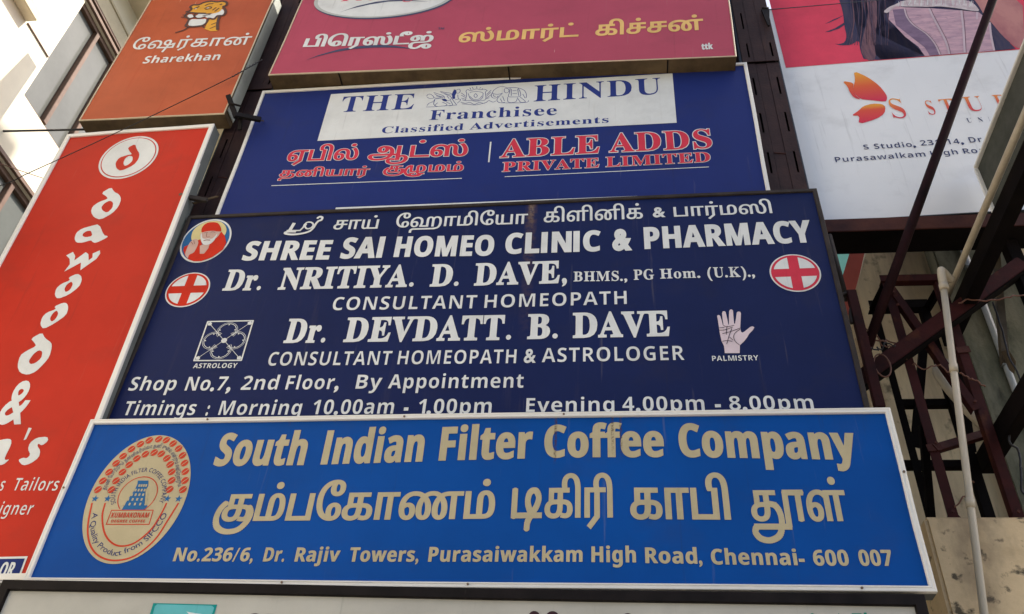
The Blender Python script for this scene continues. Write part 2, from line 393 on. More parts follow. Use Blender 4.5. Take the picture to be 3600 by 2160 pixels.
# board placement (metres), lettering baselines and artwork outlines in each board's own plane
SIGNS = {'coffee': {'o': [-3.6216, -0.14, 3.5208],
            'rot': [-0.00288, 0.00191, -0.01052],
            'w': 5.3,
            'h': 1.168,
            'words': [('a', 'South', 'sb', 'tan', 0.9894, 0.8066, 1.6068, 0.8082, 0.2395, {'off': (0.036, 0.015)}), ('a', 'Indian', 'sb', 'tan', 1.7183, 0.8116, 2.3866, 0.8276, 0.2455, {'off': (0.036, 0.015)}),
                      ('a', 'Filter', 'sb', 'tan', 2.4904, 0.8328, 3.0866, 0.844, 0.2392, {'off': (0.036, 0.015)}), ('a', 'Coffee', 'sb', 'tan', 3.1612, 0.8492, 3.9077, 0.8459, 0.2281, {'off': (0.036, 0.015)}),
                      ('a', 'Company', 'sb', 'tan', 3.9993, 0.8451, 5.0515, 0.8141, 0.2317, {'off': (0.036, 0.015)}), ('b', '{ku}ம்பேகாணம்', 'ta', 'tan', 1.0994, 0.4151, 2.8757, 0.4338, 0.1777, {'off': (0.035, 0.012)}),
                      ('b', '{ti}கிரி', 'ta', 'tan', 2.9759, 0.4368, 3.5852, 0.4416, 0.1906, {'off': (0.035, 0.012)}), ('b', 'காபி', 'ta', 'tan', 3.6872, 0.4322, 4.2668, 0.4277, 0.197, {'off': (0.035, 0.012)}),
                      ('b', '{tuu}ள்', 'ta', 'tan', 4.377, 0.4204, 4.9281, 0.4188, 0.1883, {'off': (0.035, 0.012)}), ('c', 'No.236/6,', 'sb', 'tan', 0.9207, 0.1505, 1.4273, 0.1532, 0.085, {'off': (0.02, 0.01)}),
                      ('c', 'Dr.', 'sb', 'tan', 1.4922, 0.1529, 1.624, 0.1539, 0.0866, {'off': (0.02, 0.01)}), ('c', 'Rajiv', 'sb', 'tan', 1.6891, 0.1536, 1.9644, 0.1555, 0.0868, {'off': (0.02, 0.01)}),
                      ('c', 'Towers,', 'sb', 'tan', 2.0225, 0.1551, 2.4451, 0.158, 0.0876, {'off': (0.02, 0.01)}), ('c', 'Purasaiwakkam', 'sb', 'tan', 2.503, 0.1583, 3.4073, 0.1637, 0.0892, {'off': (0.02, 0.01)}),
                      ('c', 'High', 'sb', 'tan', 3.4581, 0.1622, 3.7116, 0.162, 0.0929, {'off': (0.02, 0.01)}), ('c', 'Road,', 'sb', 'tan', 3.7638, 0.1586, 4.082, 0.156, 0.0915, {'off': (0.02, 0.01)}),
                      ('c', 'Chennai-', 'sb', 'tan', 4.1317, 0.1532, 4.6415, 0.1514, 0.0899, {'off': (0.02, 0.01)}), ('c', '600', 'sb', 'tan', 4.6891, 0.1499, 4.8789, 0.1507, 0.0898, {'off': (0.02, 0.01)}),
                      ('c', '007', 'sb', 'tan', 4.9342, 0.1504, 5.1111, 0.1518, 0.0905, {'off': (0.02, 0.01)}), ('kum', 'KUMBAKONAM', 'sb', 'ered', 0.4137, 0.4352, 0.6663, 0.4352, 0.0358, {'layer': 3}),
                      ('kum', 'DEGREE COFFEE', 'sb', 'ered', 0.4259, 0.4024, 0.654, 0.4026, 0.0191, {'layer': 3})],
            'polys': [],
            'strokes': [],
            'oval': [0.5411, 0.5854, 0.3354, 0.4558],
            'emb': {'beans_out': [(0.2511, 0.6338), (0.2605, 0.6975), (0.2806, 0.7621), (0.306, 0.8275), (0.3368, 0.8816), (0.3778, 0.9345), (0.4282, 0.9725), (0.482, 1.0012), (0.5465, 1.0097), (0.6042, 1.0013), (0.6612, 0.9743), (0.7124, 0.9354),
                                  (0.7563, 0.8827), (0.7889, 0.8248), (0.8139, 0.762), (0.8315, 0.6965), (0.8381, 0.6313)],
                    'beans_in': [(0.3454, 0.6327), (0.3535, 0.6977), (0.3752, 0.7614), (0.4034, 0.8162), (0.4408, 0.8624), (0.4906, 0.8944), (0.5487, 0.9068), (0.6023, 0.8963), (0.653, 0.8619), (0.6909, 0.816), (0.7198, 0.7604), (0.7392, 0.6977),
                                 (0.7463, 0.6331)],
                    'stars': [(0.2559, 0.5687), (0.343, 0.5685), (0.752, 0.5673), (0.8286, 0.5664)],
                    'u_out': [(0.2468, 0.5383), (0.2792, 0.3791), (0.3394, 0.2587), (0.4291, 0.1807), (0.5451, 0.1512), (0.6646, 0.1821), (0.7597, 0.2866), (0.806, 0.4271), (0.8379, 0.537)],
                    'u_in': [(0.3378, 0.5381), (0.3514, 0.4476), (0.4059, 0.3388), (0.4741, 0.2724), (0.5503, 0.2451), (0.635, 0.2665), (0.711, 0.3529), (0.7438, 0.4544), (0.757, 0.5372)],
                    'tower': [(0.4682, 0.4904), (0.4784, 0.5378), (0.4907, 0.5801), (0.5075, 0.6298), (0.5118, 0.6729), (0.5057, 0.6983), (0.5793, 0.6979), (0.5907, 0.6581), (0.5833, 0.6295), (0.6103, 0.5305), (0.6354, 0.5166), (0.6275, 0.4902)],
                    'circle': [0.5406, 0.5941, 0.1287, 0.131],
                    'box': [(0.4, 0.487), (0.6831, 0.4874), (0.6883, 0.3904), (0.4001, 0.3901)]},
            'arcs': [('SOUTH INDIA FILTER COFFEE COMPANY', 'ss', 'navy',
                      [(0.4113, 0.538), (0.3883, 0.5875), (0.3916, 0.6447), (0.4138, 0.6989), (0.4554, 0.7388), (0.5041, 0.759), (0.5665, 0.7601), (0.6251, 0.7304), (0.6789, 0.6721), (0.7058, 0.6006), (0.7017, 0.5408)], 0.03),
                     ('A Quality Product from SIFCCO', 'ss', 'navy', [(0.28, 0.4683), (0.2961, 0.3791), (0.3551, 0.2786), (0.4275, 0.2197), (0.5341, 0.1813), (0.6271, 0.2142), (0.7007, 0.2667), (0.753, 0.3463), (0.7883, 0.4612)], 0.036),
                     ('தரணி ேபாற்றும் தன்னிகரில்லா தனி சுைவ என்றும் என்ெறன்றும்', 'ta', 'navy',
                      [(0.3052, 0.6307), (0.3145, 0.7031), (0.3252, 0.7692), (0.3672, 0.8285), (0.4079, 0.8733), (0.4749, 0.9258), (0.554, 0.9441), (0.6314, 0.9241), (0.6908, 0.8706), (0.7333, 0.8031), (0.7621, 0.7295), (0.7989, 0.65)], 0.022)]},
 'sai': {'o': [-3.629, 0.0, 4.7811],
         'rot': [-0.00978, 0.00089, -0.00763],
         'w': 5.241,
         'h': 2.067,
         'words': [('a', 'SHREE', 'sb', 'white', 0.6213, 1.5224, 1.3616, 1.4984, 0.2083, {'off': (0.034, 0.018)}), ('a', 'SAI', 'sb', 'white', 1.452, 1.5025, 1.7997, 1.4981, 0.2251, {'off': (0.034, 0.018)}),
                   ('a', 'HOMEO', 'sb', 'white', 1.894, 1.4999, 2.6999, 1.4759, 0.2166, {'off': (0.034, 0.018)}), ('a', 'CLINIC', 'sb', 'white', 2.7886, 1.4883, 3.5394, 1.482, 0.2173, {'off': (0.034, 0.018)}),
                   ('a', '&', 'sb', 'white', 3.6265, 1.4898, 3.7799, 1.4845, 0.2225, {'off': (0.034, 0.018)}), ('a', 'PHARMACY', 'sb', 'white', 3.8722, 1.4869, 5.134, 1.4946, 0.2257, {'off': (0.034, 0.018)}),
                   ('b', 'Dr.', 'srf', 'white', 0.5443, 1.2034, 0.8643, 1.194, 0.2098, {'off': (0.022, 0.026)}), ('b', 'NRITIYA.', 'srf', 'white', 1.0058, 1.194, 2.0992, 1.1795, 0.2165, {'off': (0.022, 0.026)}),
                   ('b', 'D.', 'srf', 'white', 2.2248, 1.1751, 2.4515, 1.1719, 0.2172, {'off': (0.022, 0.026)}), ('b', 'DAVE,', 'srf', 'white', 2.5699, 1.1703, 3.2812, 1.168, 0.216, {'off': (0.022, 0.026)}),
                   ('b', 'BHMS.,', 'srf', 'white', 3.3306, 1.1748, 3.7325, 1.1651, 0.0964, {'off': (0.004, 0.012)}), ('b', 'PG', 'srf', 'white', 3.7803, 1.1707, 3.9315, 1.1703, 0.0994, {'off': (0.004, 0.012)}),
                   ('b', 'Hom.', 'srf', 'white', 3.9757, 1.1749, 4.2689, 1.1719, 0.094, {'off': (0.004, 0.012)}), ('b', '(U.K).,', 'srf', 'white', 4.3216, 1.1711, 4.6618, 1.1645, 0.0971, {'off': (0.004, 0.012)}),
                   ('c', 'CONSULTANT', 'sb', 'white', 1.4908, 0.9587, 2.6085, 0.9362, 0.1314, {'off': (-0.012, -0.006)}), ('c', 'HOMEOPATH', 'sb', 'white', 2.669, 0.9377, 3.7227, 0.9359, 0.1284, {'off': (-0.012, -0.006)}),
                   ('d', 'Dr.', 'srf', 'white', 1.1748, 0.6609, 1.4983, 0.6544, 0.2173, {'off': (0.022, 0.026)}), ('d', 'DEVDATT.', 'srf', 'white', 1.6356, 0.6556, 2.8871, 0.6383, 0.2178, {'off': (0.022, 0.026)}),
                   ('d', 'B.', 'srf', 'white', 3.0032, 0.6409, 3.2241, 0.6398, 0.2167, {'off': (0.022, 0.026)}), ('d', 'DAVE', 'srf', 'white', 3.3298, 0.6407, 4.0193, 0.6382, 0.2179, {'off': (0.022, 0.026)}),
                   ('e', 'CONSULTANT', 'sb', 'white', 1.1022, 0.4468, 2.0279, 0.431, 0.1244, {'off': (-0.012, -0.006)}), ('e', 'HOMEOPATH', 'sb', 'white', 2.0779, 0.4334, 2.9347, 0.4216, 0.1225, {'off': (-0.012, -0.006)}),
                   ('e', '&', 'sb', 'white', 2.989, 0.4259, 3.0746, 0.4252, 0.1227, {'off': (-0.012, -0.006)}), ('e', 'ASTROLOGER', 'sb', 'white', 3.1171, 0.4249, 4.1018, 0.4189, 0.124, {'off': (-0.012, -0.006)}),
                   ('f', 'Shop', 'sb', 'white', 0.09, 0.2475, 0.4517, 0.2425, 0.1217, {'off': (-0.006, -0.004)}), ('f', 'No.7,', 'sb', 'white', 0.5297, 0.2384, 0.8774, 0.2346, 0.1221, {'off': (-0.006, -0.004)}),
                   ('f', '2nd', 'sb', 'white', 0.9554, 0.2359, 1.2271, 0.2337, 0.1227, {'off': (-0.006, -0.004)}), ('f', 'Floor,', 'sb', 'white', 1.2886, 0.2322, 1.6816, 0.2283, 0.121, {'off': (-0.006, -0.004)}),
                   ('f', 'By', 'sb', 'white', 1.8052, 0.2284, 1.9894, 0.2266, 0.1205, {'off': (-0.006, -0.004)}), ('f', 'Appointment', 'sb', 'white', 2.0403, 0.2258, 2.9969, 0.2116, 0.1199, {'off': (-0.006, -0.004)}),
                   ('g', 'Timings', 'sb', 'white', 0.1217, 0.0341, 0.666, 0.0271, 0.1204, {'off': (-0.006, -0.004)}), ('g', ':', 'sb', 'white', 0.7512, 0.0262, 0.768, 0.0255, 0.1187, {'off': (-0.006, -0.004)}),
                   ('g', 'Morning', 'sb', 'white', 0.845, 0.0247, 1.4465, 0.0183, 0.1199, {'off': (-0.006, -0.004)}), ('g', '10.00am', 'sb', 'white', 1.529, 0.0189, 2.1082, 0.0151, 0.1204, {'off': (-0.006, -0.004)}),
                   ('g', '-', 'sb', 'white', 2.1804, 0.0156, 2.2117, 0.0156, 0.1158, {'off': (-0.006, -0.004)}), ('g', '1.00pm', 'sb', 'white', 2.2818, 0.0117, 2.7888, 0.0076, 0.1193, {'off': (-0.006, -0.004)}),
                   ('g', 'Evening', 'sb', 'white', 3.0245, 0.0127, 3.6157, 0.0088, 0.1124, {'off': (-0.006, -0.004)}), ('g', '4.00pm', 'sb', 'white', 3.6697, 0.0099, 4.2045, 0.0067, 0.1128, {'off': (-0.006, -0.004)}),
                   ('g', '-', 'sb', 'white', 4.2721, 0.0066, 4.31, 0.0068, 0.1093, {'off': (-0.006, -0.004)}), ('g', '8.00pm', 'sb', 'white', 4.3652, 0.006, 4.8973, 0.0035, 0.1081, {'off': (-0.006, -0.004)}),
                   ('h', 'ASTROLOGY', 'sb', 'white', 0.5327, 0.4386, 0.8718, 0.4335, 0.0432, {}), ('i', 'PALMISTRY', 'sb', 'white', 4.2873, 0.4053, 4.5954, 0.403, 0.0438, {'off': (-0.01, -0.005)}),
                   ('j', 'சாய்', 'ta', 'white', 1.3302, 1.8369, 1.7131, 1.8254, 0.1068, {'off': (0.018, 0.006)}), ('j', 'ேஹாமிேயா', 'ta', 'white', 1.8604, 1.8286, 2.9539, 1.8115, 0.1126, {'off': (0.018, 0.006)}),
                   ('j', 'கிளினிக்', 'ta', 'white', 3.0834, 1.8182, 3.8738, 1.8186, 0.1197, {'off': (0.018, 0.006)}), ('j', 'பார்மஸி', 'ta', 'white', 4.1155, 1.8232, 4.8714, 1.8192, 0.1075, {'off': (0.018, 0.006)}),
                   ('j', '&', 'sb', 'white', 3.9518, 1.8285, 4.0511, 1.8253, 0.1123, {})],
         'polys': [('hand', 'palm', 1, 0,
                    [(4.3772, 0.4696), (4.3776, 0.5308), (4.3653, 0.5734), (4.3596, 0.6495), (4.3579, 0.7511), (4.3557, 0.8003), (4.3614, 0.809), (4.3708, 0.8096), (4.3774, 0.7995), (4.383, 0.76), (4.3873, 0.716), (4.3922, 0.7207), (4.3908, 0.7646),
                     (4.392, 0.8237), (4.3981, 0.8409), (4.4096, 0.844), (4.4182, 0.8352), (4.4224, 0.7832), (4.4254, 0.7196), (4.4298, 0.7194), (4.4361, 0.7827), (4.4431, 0.8417), (4.4521, 0.8563), (4.4634, 0.8574), (4.4709, 0.8457),
                     (4.4679, 0.7914), (4.4662, 0.7279), (4.4722, 0.7253), (4.4854, 0.7809), (4.4947, 0.8274), (4.5042, 0.836), (4.5189, 0.834), (4.5229, 0.819), (4.5147, 0.7603), (4.5045, 0.6928), (4.5051, 0.6544), (4.5132, 0.6446),
                     (4.5288, 0.6536), (4.5492, 0.6721), (4.5737, 0.6943), (4.5888, 0.6986), (4.6006, 0.6896), (4.5887, 0.666), (4.5594, 0.6336), (4.5412, 0.601), (4.5156, 0.5665), (4.4849, 0.5347), (4.4766, 0.4669)],
                    []),
                   ('portrait', 'gold', 4, 2,
                    [(0.1022, 1.8134), (0.0932, 1.8739), (0.1129, 1.9334), (0.1669, 1.9813), (0.238, 1.9977), (0.3089, 1.9885), (0.3679, 1.9393), (0.4002, 1.877), (0.4009, 1.8073), (0.3173, 1.7232), (0.1983, 1.749), (0.118, 1.768)], []),
                   ('portrait', 'robe', 5, 0,
                    [(0.0795, 1.6576), (0.0766, 1.6966), (0.1045, 1.7147), (0.1468, 1.7468), (0.1932, 1.7788), (0.2328, 1.7081), (0.2947, 1.7244), (0.3335, 1.7961), (0.3565, 1.8594), (0.4009, 1.8073), (0.4363, 1.7268), (0.4303, 1.6495),
                     (0.3624, 1.5669), (0.2796, 1.5259), (0.214, 1.5257), (0.1588, 1.5506), (0.1162, 1.5932)],
                    []),
                   ('portrait', 'robe', 6, 1, [(0.1801, 1.8541), (0.1668, 1.9051), (0.1761, 1.9502), (0.2063, 1.9765), (0.259, 1.9776), (0.3008, 1.9634), (0.3384, 1.9106), (0.3584, 1.8593), (0.3261, 1.8611), (0.2737, 1.874), (0.2225, 1.8693)], []),
                   ('portrait', 'skin', 6, 1, [(0.1713, 1.8396), (0.1801, 1.8541), (0.2225, 1.8693), (0.2737, 1.874), (0.3261, 1.8611), (0.3501, 1.8623), (0.349, 1.82), (0.334, 1.7812), (0.2982, 1.7634), (0.2302, 1.767), (0.1973, 1.7835)], []),
                   ('portrait', 'skin', 6, 0, [(0.2132, 1.6993), (0.2313, 1.713), (0.2947, 1.7244), (0.297, 1.6659), (0.2776, 1.6068), (0.241, 1.6062)], []),
                   ('portrait', 'skin', 6, 1,
                    [(0.1083, 1.6128), (0.1068, 1.6951), (0.1127, 1.7486), (0.1362, 1.7819), (0.1613, 1.7855), (0.1885, 1.7446), (0.1929, 1.7053), (0.1889, 1.6569), (0.1843, 1.6234), (0.1469, 1.6013), (0.1536, 1.5556), (0.1267, 1.5831)], []),
                   ('portrait', 'white', 7, 1,
                    [(0.1875, 1.8039), (0.1797, 1.8491), (0.1854, 1.8488), (0.2091, 1.7879), (0.2386, 1.7764), (0.2629, 1.7825), (0.2953, 1.7734), (0.3169, 1.8019), (0.3281, 1.841), (0.3329, 1.8109), (0.3237, 1.7522), (0.3037, 1.719),
                     (0.2749, 1.7035), (0.2434, 1.71), (0.2164, 1.7382)],
                    [])],
         'strokes': [('j', 'white', 3, 0, False, 0.0305, [(0.9796, 1.9299), (0.971, 1.8921), (0.9589, 1.844)]), ('j', 'white', 3, 1, False, 0.0142, [(0.9322, 1.8428), (0.9949, 1.8393), (1.0573, 1.8359)]),
                     ('j', 'white', 3, 1, False, 0.0151, [(1.0497, 1.839), (1.0691, 1.873), (1.0748, 1.9067), (1.0945, 1.9315), (1.1305, 1.9267), (1.152, 1.8955), (1.1391, 1.8623), (1.1059, 1.8547), (1.0829, 1.8831), (1.0885, 1.9127)]),
                     ('j', 'white', 3, 1, False, 0.0203,
                      [(1.1708, 1.9738), (1.1881, 1.992), (1.2124, 1.981), (1.2102, 1.9522), (1.1875, 1.9412), (1.1713, 1.908), (1.1592, 1.8612), (1.1326, 1.8223), (1.073, 1.8001), (0.9951, 1.7937), (0.9349, 1.805), (0.9251, 1.8216),
                       (0.9674, 1.8287), (1.018, 1.8246)]),
                     ('hand', 'ink', 3, 1, False, 0.0045, [(4.3597, 0.6903), (4.3969, 0.6925)]), ('hand', 'ink', 3, 1, False, 0.0044, [(4.3579, 0.6702), (4.3986, 0.6722), (4.4524, 0.6945)]),
                     ('hand', 'ink', 3, 1, False, 0.0044, [(4.3771, 0.6394), (4.4375, 0.6566), (4.5028, 0.6842)]), ('hand', 'ink', 3, 1, False, 0.0044, [(4.4148, 0.7054), (4.4018, 0.6291)]),
                     ('hand', 'ink', 3, 1, False, 0.0044, [(4.4457, 0.6827), (4.4209, 0.6189), (4.3973, 0.5466)]), ('hand', 'ink', 3, 1, False, 0.0044, [(4.3897, 0.7135), (4.4122, 0.6983), (4.4652, 0.711)]),
                     ('hand', 'ink', 3, 1, False, 0.0044, [(4.5017, 0.6736), (4.4676, 0.646), (4.4514, 0.6132), (4.4561, 0.5706), (4.4831, 0.5347)]), ('hand', 'ink', 3, 1, False, 0.0044, [(4.3687, 0.5709), (4.404, 0.5769), (4.4376, 0.5674)]),
                     ('hand', 'ink', 3, 1, False, 0.0044, [(4.4215, 0.6071), (4.4441, 0.578)]), ('portrait', 'skin2', 8, 1, False, 0.0099, [(0.2301, 1.7547), (0.2536, 1.7633), (0.2884, 1.759)]),
                     ('portrait', 'skin2', 8, 1, False, 0.0046, [(0.2083, 1.8476), (0.2232, 1.8542), (0.2414, 1.8497)]), ('portrait', 'skin2', 8, 1, False, 0.0046, [(0.2651, 1.8519), (0.2819, 1.8585), (0.307, 1.8497)]),
                     ('portrait', 'skin2', 8, 1, False, 0.0045, [(0.2331, 1.8462), (0.2411, 1.806), (0.2585, 1.7976), (0.2722, 1.8018)]), ('portrait', 'skin2', 8, 1, False, 0.0046, [(0.1241, 1.748), (0.1484, 1.7173)]),
                     ('portrait', 'skin2', 8, 1, False, 0.0045, [(0.1408, 1.7668), (0.162, 1.7215)])],
         'portrait': [0.2441, 1.7659, 0.2153, 0.2537],
         'cross': [[0.2525, 1.2193, 0.1814, 0.1835], [4.9501, 1.1886, 0.1808, 0.1847]],
         'square': [(0.5138, 0.5005), (0.8998, 0.4928), (0.8947, 0.8853), (0.5131, 0.8892)]},
 'hindu': {'o': [-3.4506, 0.12, 6.9548],
           'rot': [0.0019, 0.00278, -0.00655],
           'w': 4.738,
           'h': 1.753,
           'words': [('a', 'THE', 'srf', 'navy2', 0.8685, 1.3526, 1.5944, 1.3393, 0.2383, {'layer': 2, 'off': (-0.004, 0.0)}), ('a', 'HINDU', 'srf', 'navy2', 2.7478, 1.3515, 3.9293, 1.3627, 0.242, {'layer': 2, 'off': (-0.004, 0.0)}),
                     ('b', 'Franchisee', 'srf', 'navy2', 1.7719, 1.1599, 2.9695, 1.1355, 0.1435, {'layer': 2}), ('c', 'Classified', 'srf', 'navy2', 1.338, 1.0015, 2.1116, 0.9899, 0.0942, {'layer': 2}),
                     ('c', 'Advertisements', 'srf', 'navy2', 2.1689, 0.9898, 3.4425, 0.9862, 0.0928, {'layer': 2}), ('dw', 'ஏபில்', 'ta', 'white', 0.485, 0.6742, 1.1697, 0.6529, 0.1487, {'off': (0.055, 0.03), 'layer': 1}),
                     ('d', 'ஏபில்', 'ta', 'red2', 0.4901, 0.6739, 1.1648, 0.6532, 0.1486, {'off': (0.03, 0.008), 'layer': 2}), ('dw', 'ஆட்ஸ்', 'ta', 'white', 1.2578, 0.6634, 2.186, 0.6315, 0.1564, {'off': (0.055, 0.03), 'layer': 1}),
                     ('d', 'ஆட்ஸ்', 'ta', 'red2', 1.2626, 0.6631, 2.1812, 0.6318, 0.1564, {'off': (0.03, 0.008), 'layer': 2}), ('ew', 'தனியார்', 'ta', 'white', 0.4636, 0.4658, 1.3122, 0.4319, 0.0845, {'off': (0.055, 0.03), 'layer': 1}),
                     ('e', 'தனியார்', 'ta', 'red2', 0.4685, 0.4655, 1.3074, 0.4323, 0.0845, {'off': (0.03, 0.008), 'layer': 2}), ('ew', '{ku}{zhu}மம்', 'ta', 'white', 1.4305, 0.4554, 2.1665, 0.4282, 0.0889, {'off': (0.055, 0.03), 'layer': 1}),
                     ('e', '{ku}{zhu}மம்', 'ta', 'red2', 1.4352, 0.4551, 2.1619, 0.4285, 0.0888, {'off': (0.03, 0.008), 'layer': 2}), ('fw', 'ABLE', 'srf', 'white', 2.4748, 0.5834, 3.3632, 0.5837, 0.2373, {'off': (0.034, 0.03), 'layer': 1}),
                     ('f', 'ABLE', 'srf', 'red2', 2.4809, 0.583, 3.3573, 0.5841, 0.2372, {'off': (0.012, 0.006), 'layer': 2}), ('fw', 'ADDS', 'srf', 'white', 3.4367, 0.5855, 4.3308, 0.5796, 0.2429, {'off': (0.034, 0.03), 'layer': 1}),
                     ('f', 'ADDS', 'srf', 'red2', 3.4426, 0.5851, 4.3252, 0.58, 0.2428, {'off': (0.012, 0.006), 'layer': 2}), ('gw', 'PRIVATE', 'srf', 'white', 2.5073, 0.3969, 3.3579, 0.3961, 0.1209, {'off': (0.034, 0.03), 'layer': 1}),
                     ('g', 'PRIVATE', 'srf', 'red2', 2.5132, 0.3965, 3.3521, 0.3965, 0.1209, {'off': (0.012, 0.006), 'layer': 2}), ('gw', 'LIMITED', 'srf', 'white', 3.4077, 0.3979, 4.2989, 0.4027, 0.1245, {'off': (0.034, 0.03), 'layer': 1}),
                     ('g', 'LIMITED', 'srf', 'red2', 3.4135, 0.3975, 4.2933, 0.4031, 0.1245, {'off': (0.012, 0.006), 'layer': 2})],
           'polys': [('panel', 'white', 1, 0, [(0.7324, 0.9424), (4.0429, 0.9374), (4.0472, 1.6613), (0.7285, 1.6463)], []), ('panel', 'white', 1, 0, [(1.0844, -0.0384), (3.6693, -0.0506), (3.6671, 0.0237), (1.0831, 0.0348)], []),
                     ('crest', 'navy2', 2, 0, [(1.9518, 1.5444), (1.9634, 1.597), (1.9861, 1.5949), (1.9953, 1.5583), (1.9837, 1.506), (1.9909, 1.4612), (1.966, 1.4591), (1.9554, 1.5086)], []),
                     ('crest', 'navy2', 2, 0, [(1.8588, 1.4686), (1.8922, 1.47), (1.9176, 1.4414), (1.9026, 1.4252), (1.873, 1.4409)], [])],
           'strokes': [('rule', 'white', 1, 0, False, 0.0083, [(0.4251, 0.3515), (2.1618, 0.3353)]), ('rule', 'white', 1, 0, False, 0.0076, [(2.5386, 0.3312), (4.2746, 0.3385)]),
                       ('rule', 'white', 1, 0, False, 0.0135, [(2.3819, 0.8043), (2.3839, 0.5294)]),
                       ('crest', 'navy2', 2, 1, False, 0.0054, [(1.7063, 1.522), (1.7116, 1.5483), (1.7365, 1.5532), (1.7618, 1.5304), (1.7797, 1.4977), (1.767, 1.4856), (1.7386, 1.4881), (1.7108, 1.5083)]),
                       ('crest', 'navy2', 2, 1, False, 0.0054, [(1.7802, 1.4932), (1.8176, 1.4855), (1.8502, 1.4958)]),
                       ('crest', 'navy2', 2, 1, False, 0.0054, [(1.7936, 1.4744), (1.8243, 1.4761), (1.8588, 1.4686), (1.8786, 1.4404), (1.9134, 1.4286)]),
                       ('crest', 'navy2', 2, 1, False, 0.0054, [(1.7936, 1.4744), (1.7784, 1.4361), (1.7419, 1.413), (1.7263, 1.3795)]), ('crest', 'navy2', 2, 1, False, 0.0054, [(1.7923, 1.4613), (1.7881, 1.4002), (1.8085, 1.368)]),
                       ('crest', 'navy2', 2, 1, False, 0.0053, [(1.8256, 1.4144), (1.8024, 1.3729), (1.832, 1.3573)]), ('crest', 'navy2', 2, 1, False, 0.0054, [(1.7675, 1.579), (1.8101, 1.5528), (1.8704, 1.5162), (1.8856, 1.4794)]),
                       ('crest', 'navy2', 2, 1, False, 0.0054, [(1.7787, 1.5556), (1.8193, 1.5208), (1.8752, 1.498)]), ('crest', 'navy2', 2, 1, False, 0.0054, [(1.7965, 1.5228), (1.8738, 1.4849)]),
                       ('crest', 'navy2', 2, 1, False, 0.0054, [(1.8284, 1.5914), (1.876, 1.5692), (1.9343, 1.5505), (1.9536, 1.5265)]), ('crest', 'navy2', 2, 1, False, 0.0054, [(1.8361, 1.5728), (1.9016, 1.5401), (1.9489, 1.518)]),
                       ('crest', 'navy2', 2, 1, False, 0.0054, [(1.8789, 1.5421), (1.9271, 1.5111), (1.959, 1.4729)]), ('crest', 'navy2', 2, 1, False, 0.0054, [(1.8639, 1.4725), (1.8904, 1.435), (1.9345, 1.4399), (1.9581, 1.4818)]),
                       ('crest', 'navy2', 2, 1, False, 0.0053, [(1.9045, 1.5131), (1.9317, 1.4665)]),
                       ('crest', 'navy2', 2, 1, False, 0.0054, [(1.9625, 1.6061), (1.9861, 1.5949), (2.0189, 1.6054), (2.0285, 1.5642), (2.0137, 1.5433), (1.9906, 1.5498)]),
                       ('crest', 'navy2', 2, 1, False, 0.0054, [(1.9599, 1.464), (1.9878, 1.4089), (2.0145, 1.3631)]), ('crest', 'navy2', 2, 1, False, 0.0053, [(1.9458, 1.4389), (1.9754, 1.3665), (1.9432, 1.3563)]),
                       ('crest', 'navy2', 2, 1, False, 0.0053, [(2.0102, 1.5214), (2.0219, 1.4585), (2.046, 1.4388), (2.0175, 1.3889)]), ('crest', 'navy2', 2, 1, False, 0.0053, [(1.9899, 1.4438), (2.0227, 1.4496)]),
                       ('crest', 'navy2', 2, 1, False, 0.0053, [(1.7205, 1.3582), (1.81, 1.3548), (1.8984, 1.3602), (2.0201, 1.3626)]), ('crest', 'navy2', 2, 1, False, 0.0054, [(1.8697, 1.4193), (1.9185, 1.3802), (1.8988, 1.3558)]),
                       ('crest', 'navy2', 2, 1, False, 0.0054, [(1.9091, 1.4159), (1.9512, 1.386)]),
                       ('crest', 'navy2', 2, 1, False, 0.0054,
                        [(2.0842, 1.568), (2.0988, 1.5936), (2.1286, 1.5729), (2.1557, 1.5838), (2.1884, 1.5943), (2.229, 1.5771), (2.2621, 1.583), (2.2919, 1.558), (2.2771, 1.5327), (2.2895, 1.4434), (2.2755, 1.4098)]),
                       ('crest', 'navy2', 2, 1, False, 0.0054, [(2.0842, 1.568), (2.0968, 1.5224), (2.0948, 1.452), (2.0921, 1.4216)]), ('crest', 'navy2', 2, 1, False, 0.0053, [(2.0921, 1.4216), (2.1364, 1.422), (2.1932, 1.404), (2.2755, 1.4098)]),
                       ('crest', 'navy2', 2, 1, False, 0.0053, [(2.1129, 1.5298), (2.1332, 1.4574), (2.1698, 1.4191), (2.1981, 1.4122), (2.2307, 1.4181), (2.2554, 1.4552), (2.2554, 1.5258)]),
                       ('crest', 'navy2', 2, 1, False, 0.0053, [(2.1262, 1.5375), (2.1419, 1.5494), (2.1862, 1.5543), (2.2319, 1.5412), (2.2526, 1.526)]),
                       ('crest', 'navy2', 2, 1, False, 0.0053, [(2.1309, 1.484), (2.1624, 1.4416), (2.1966, 1.4298), (2.2289, 1.4401), (2.2477, 1.4823)]),
                       ('crest', 'navy2', 2, 1, False, 0.0053, [(2.1832, 1.5234), (2.1694, 1.4893), (2.1884, 1.4612), (2.203, 1.4863), (2.1832, 1.5234)]), ('crest', 'navy2', 2, 1, False, 0.0054, [(2.1331, 1.5859), (2.119, 1.6186)]),
                       ('crest', 'navy2', 2, 1, False, 0.0054, [(2.1545, 1.5974), (2.1409, 1.6256)]), ('crest', 'navy2', 2, 1, False, 0.0054, [(2.1877, 1.6033), (2.1851, 1.635)]),
                       ('crest', 'navy2', 2, 1, False, 0.0053, [(2.2163, 1.5962), (2.2257, 1.6177)]), ('crest', 'navy2', 2, 1, False, 0.0054, [(2.2399, 1.5806), (2.2441, 1.5981)]),
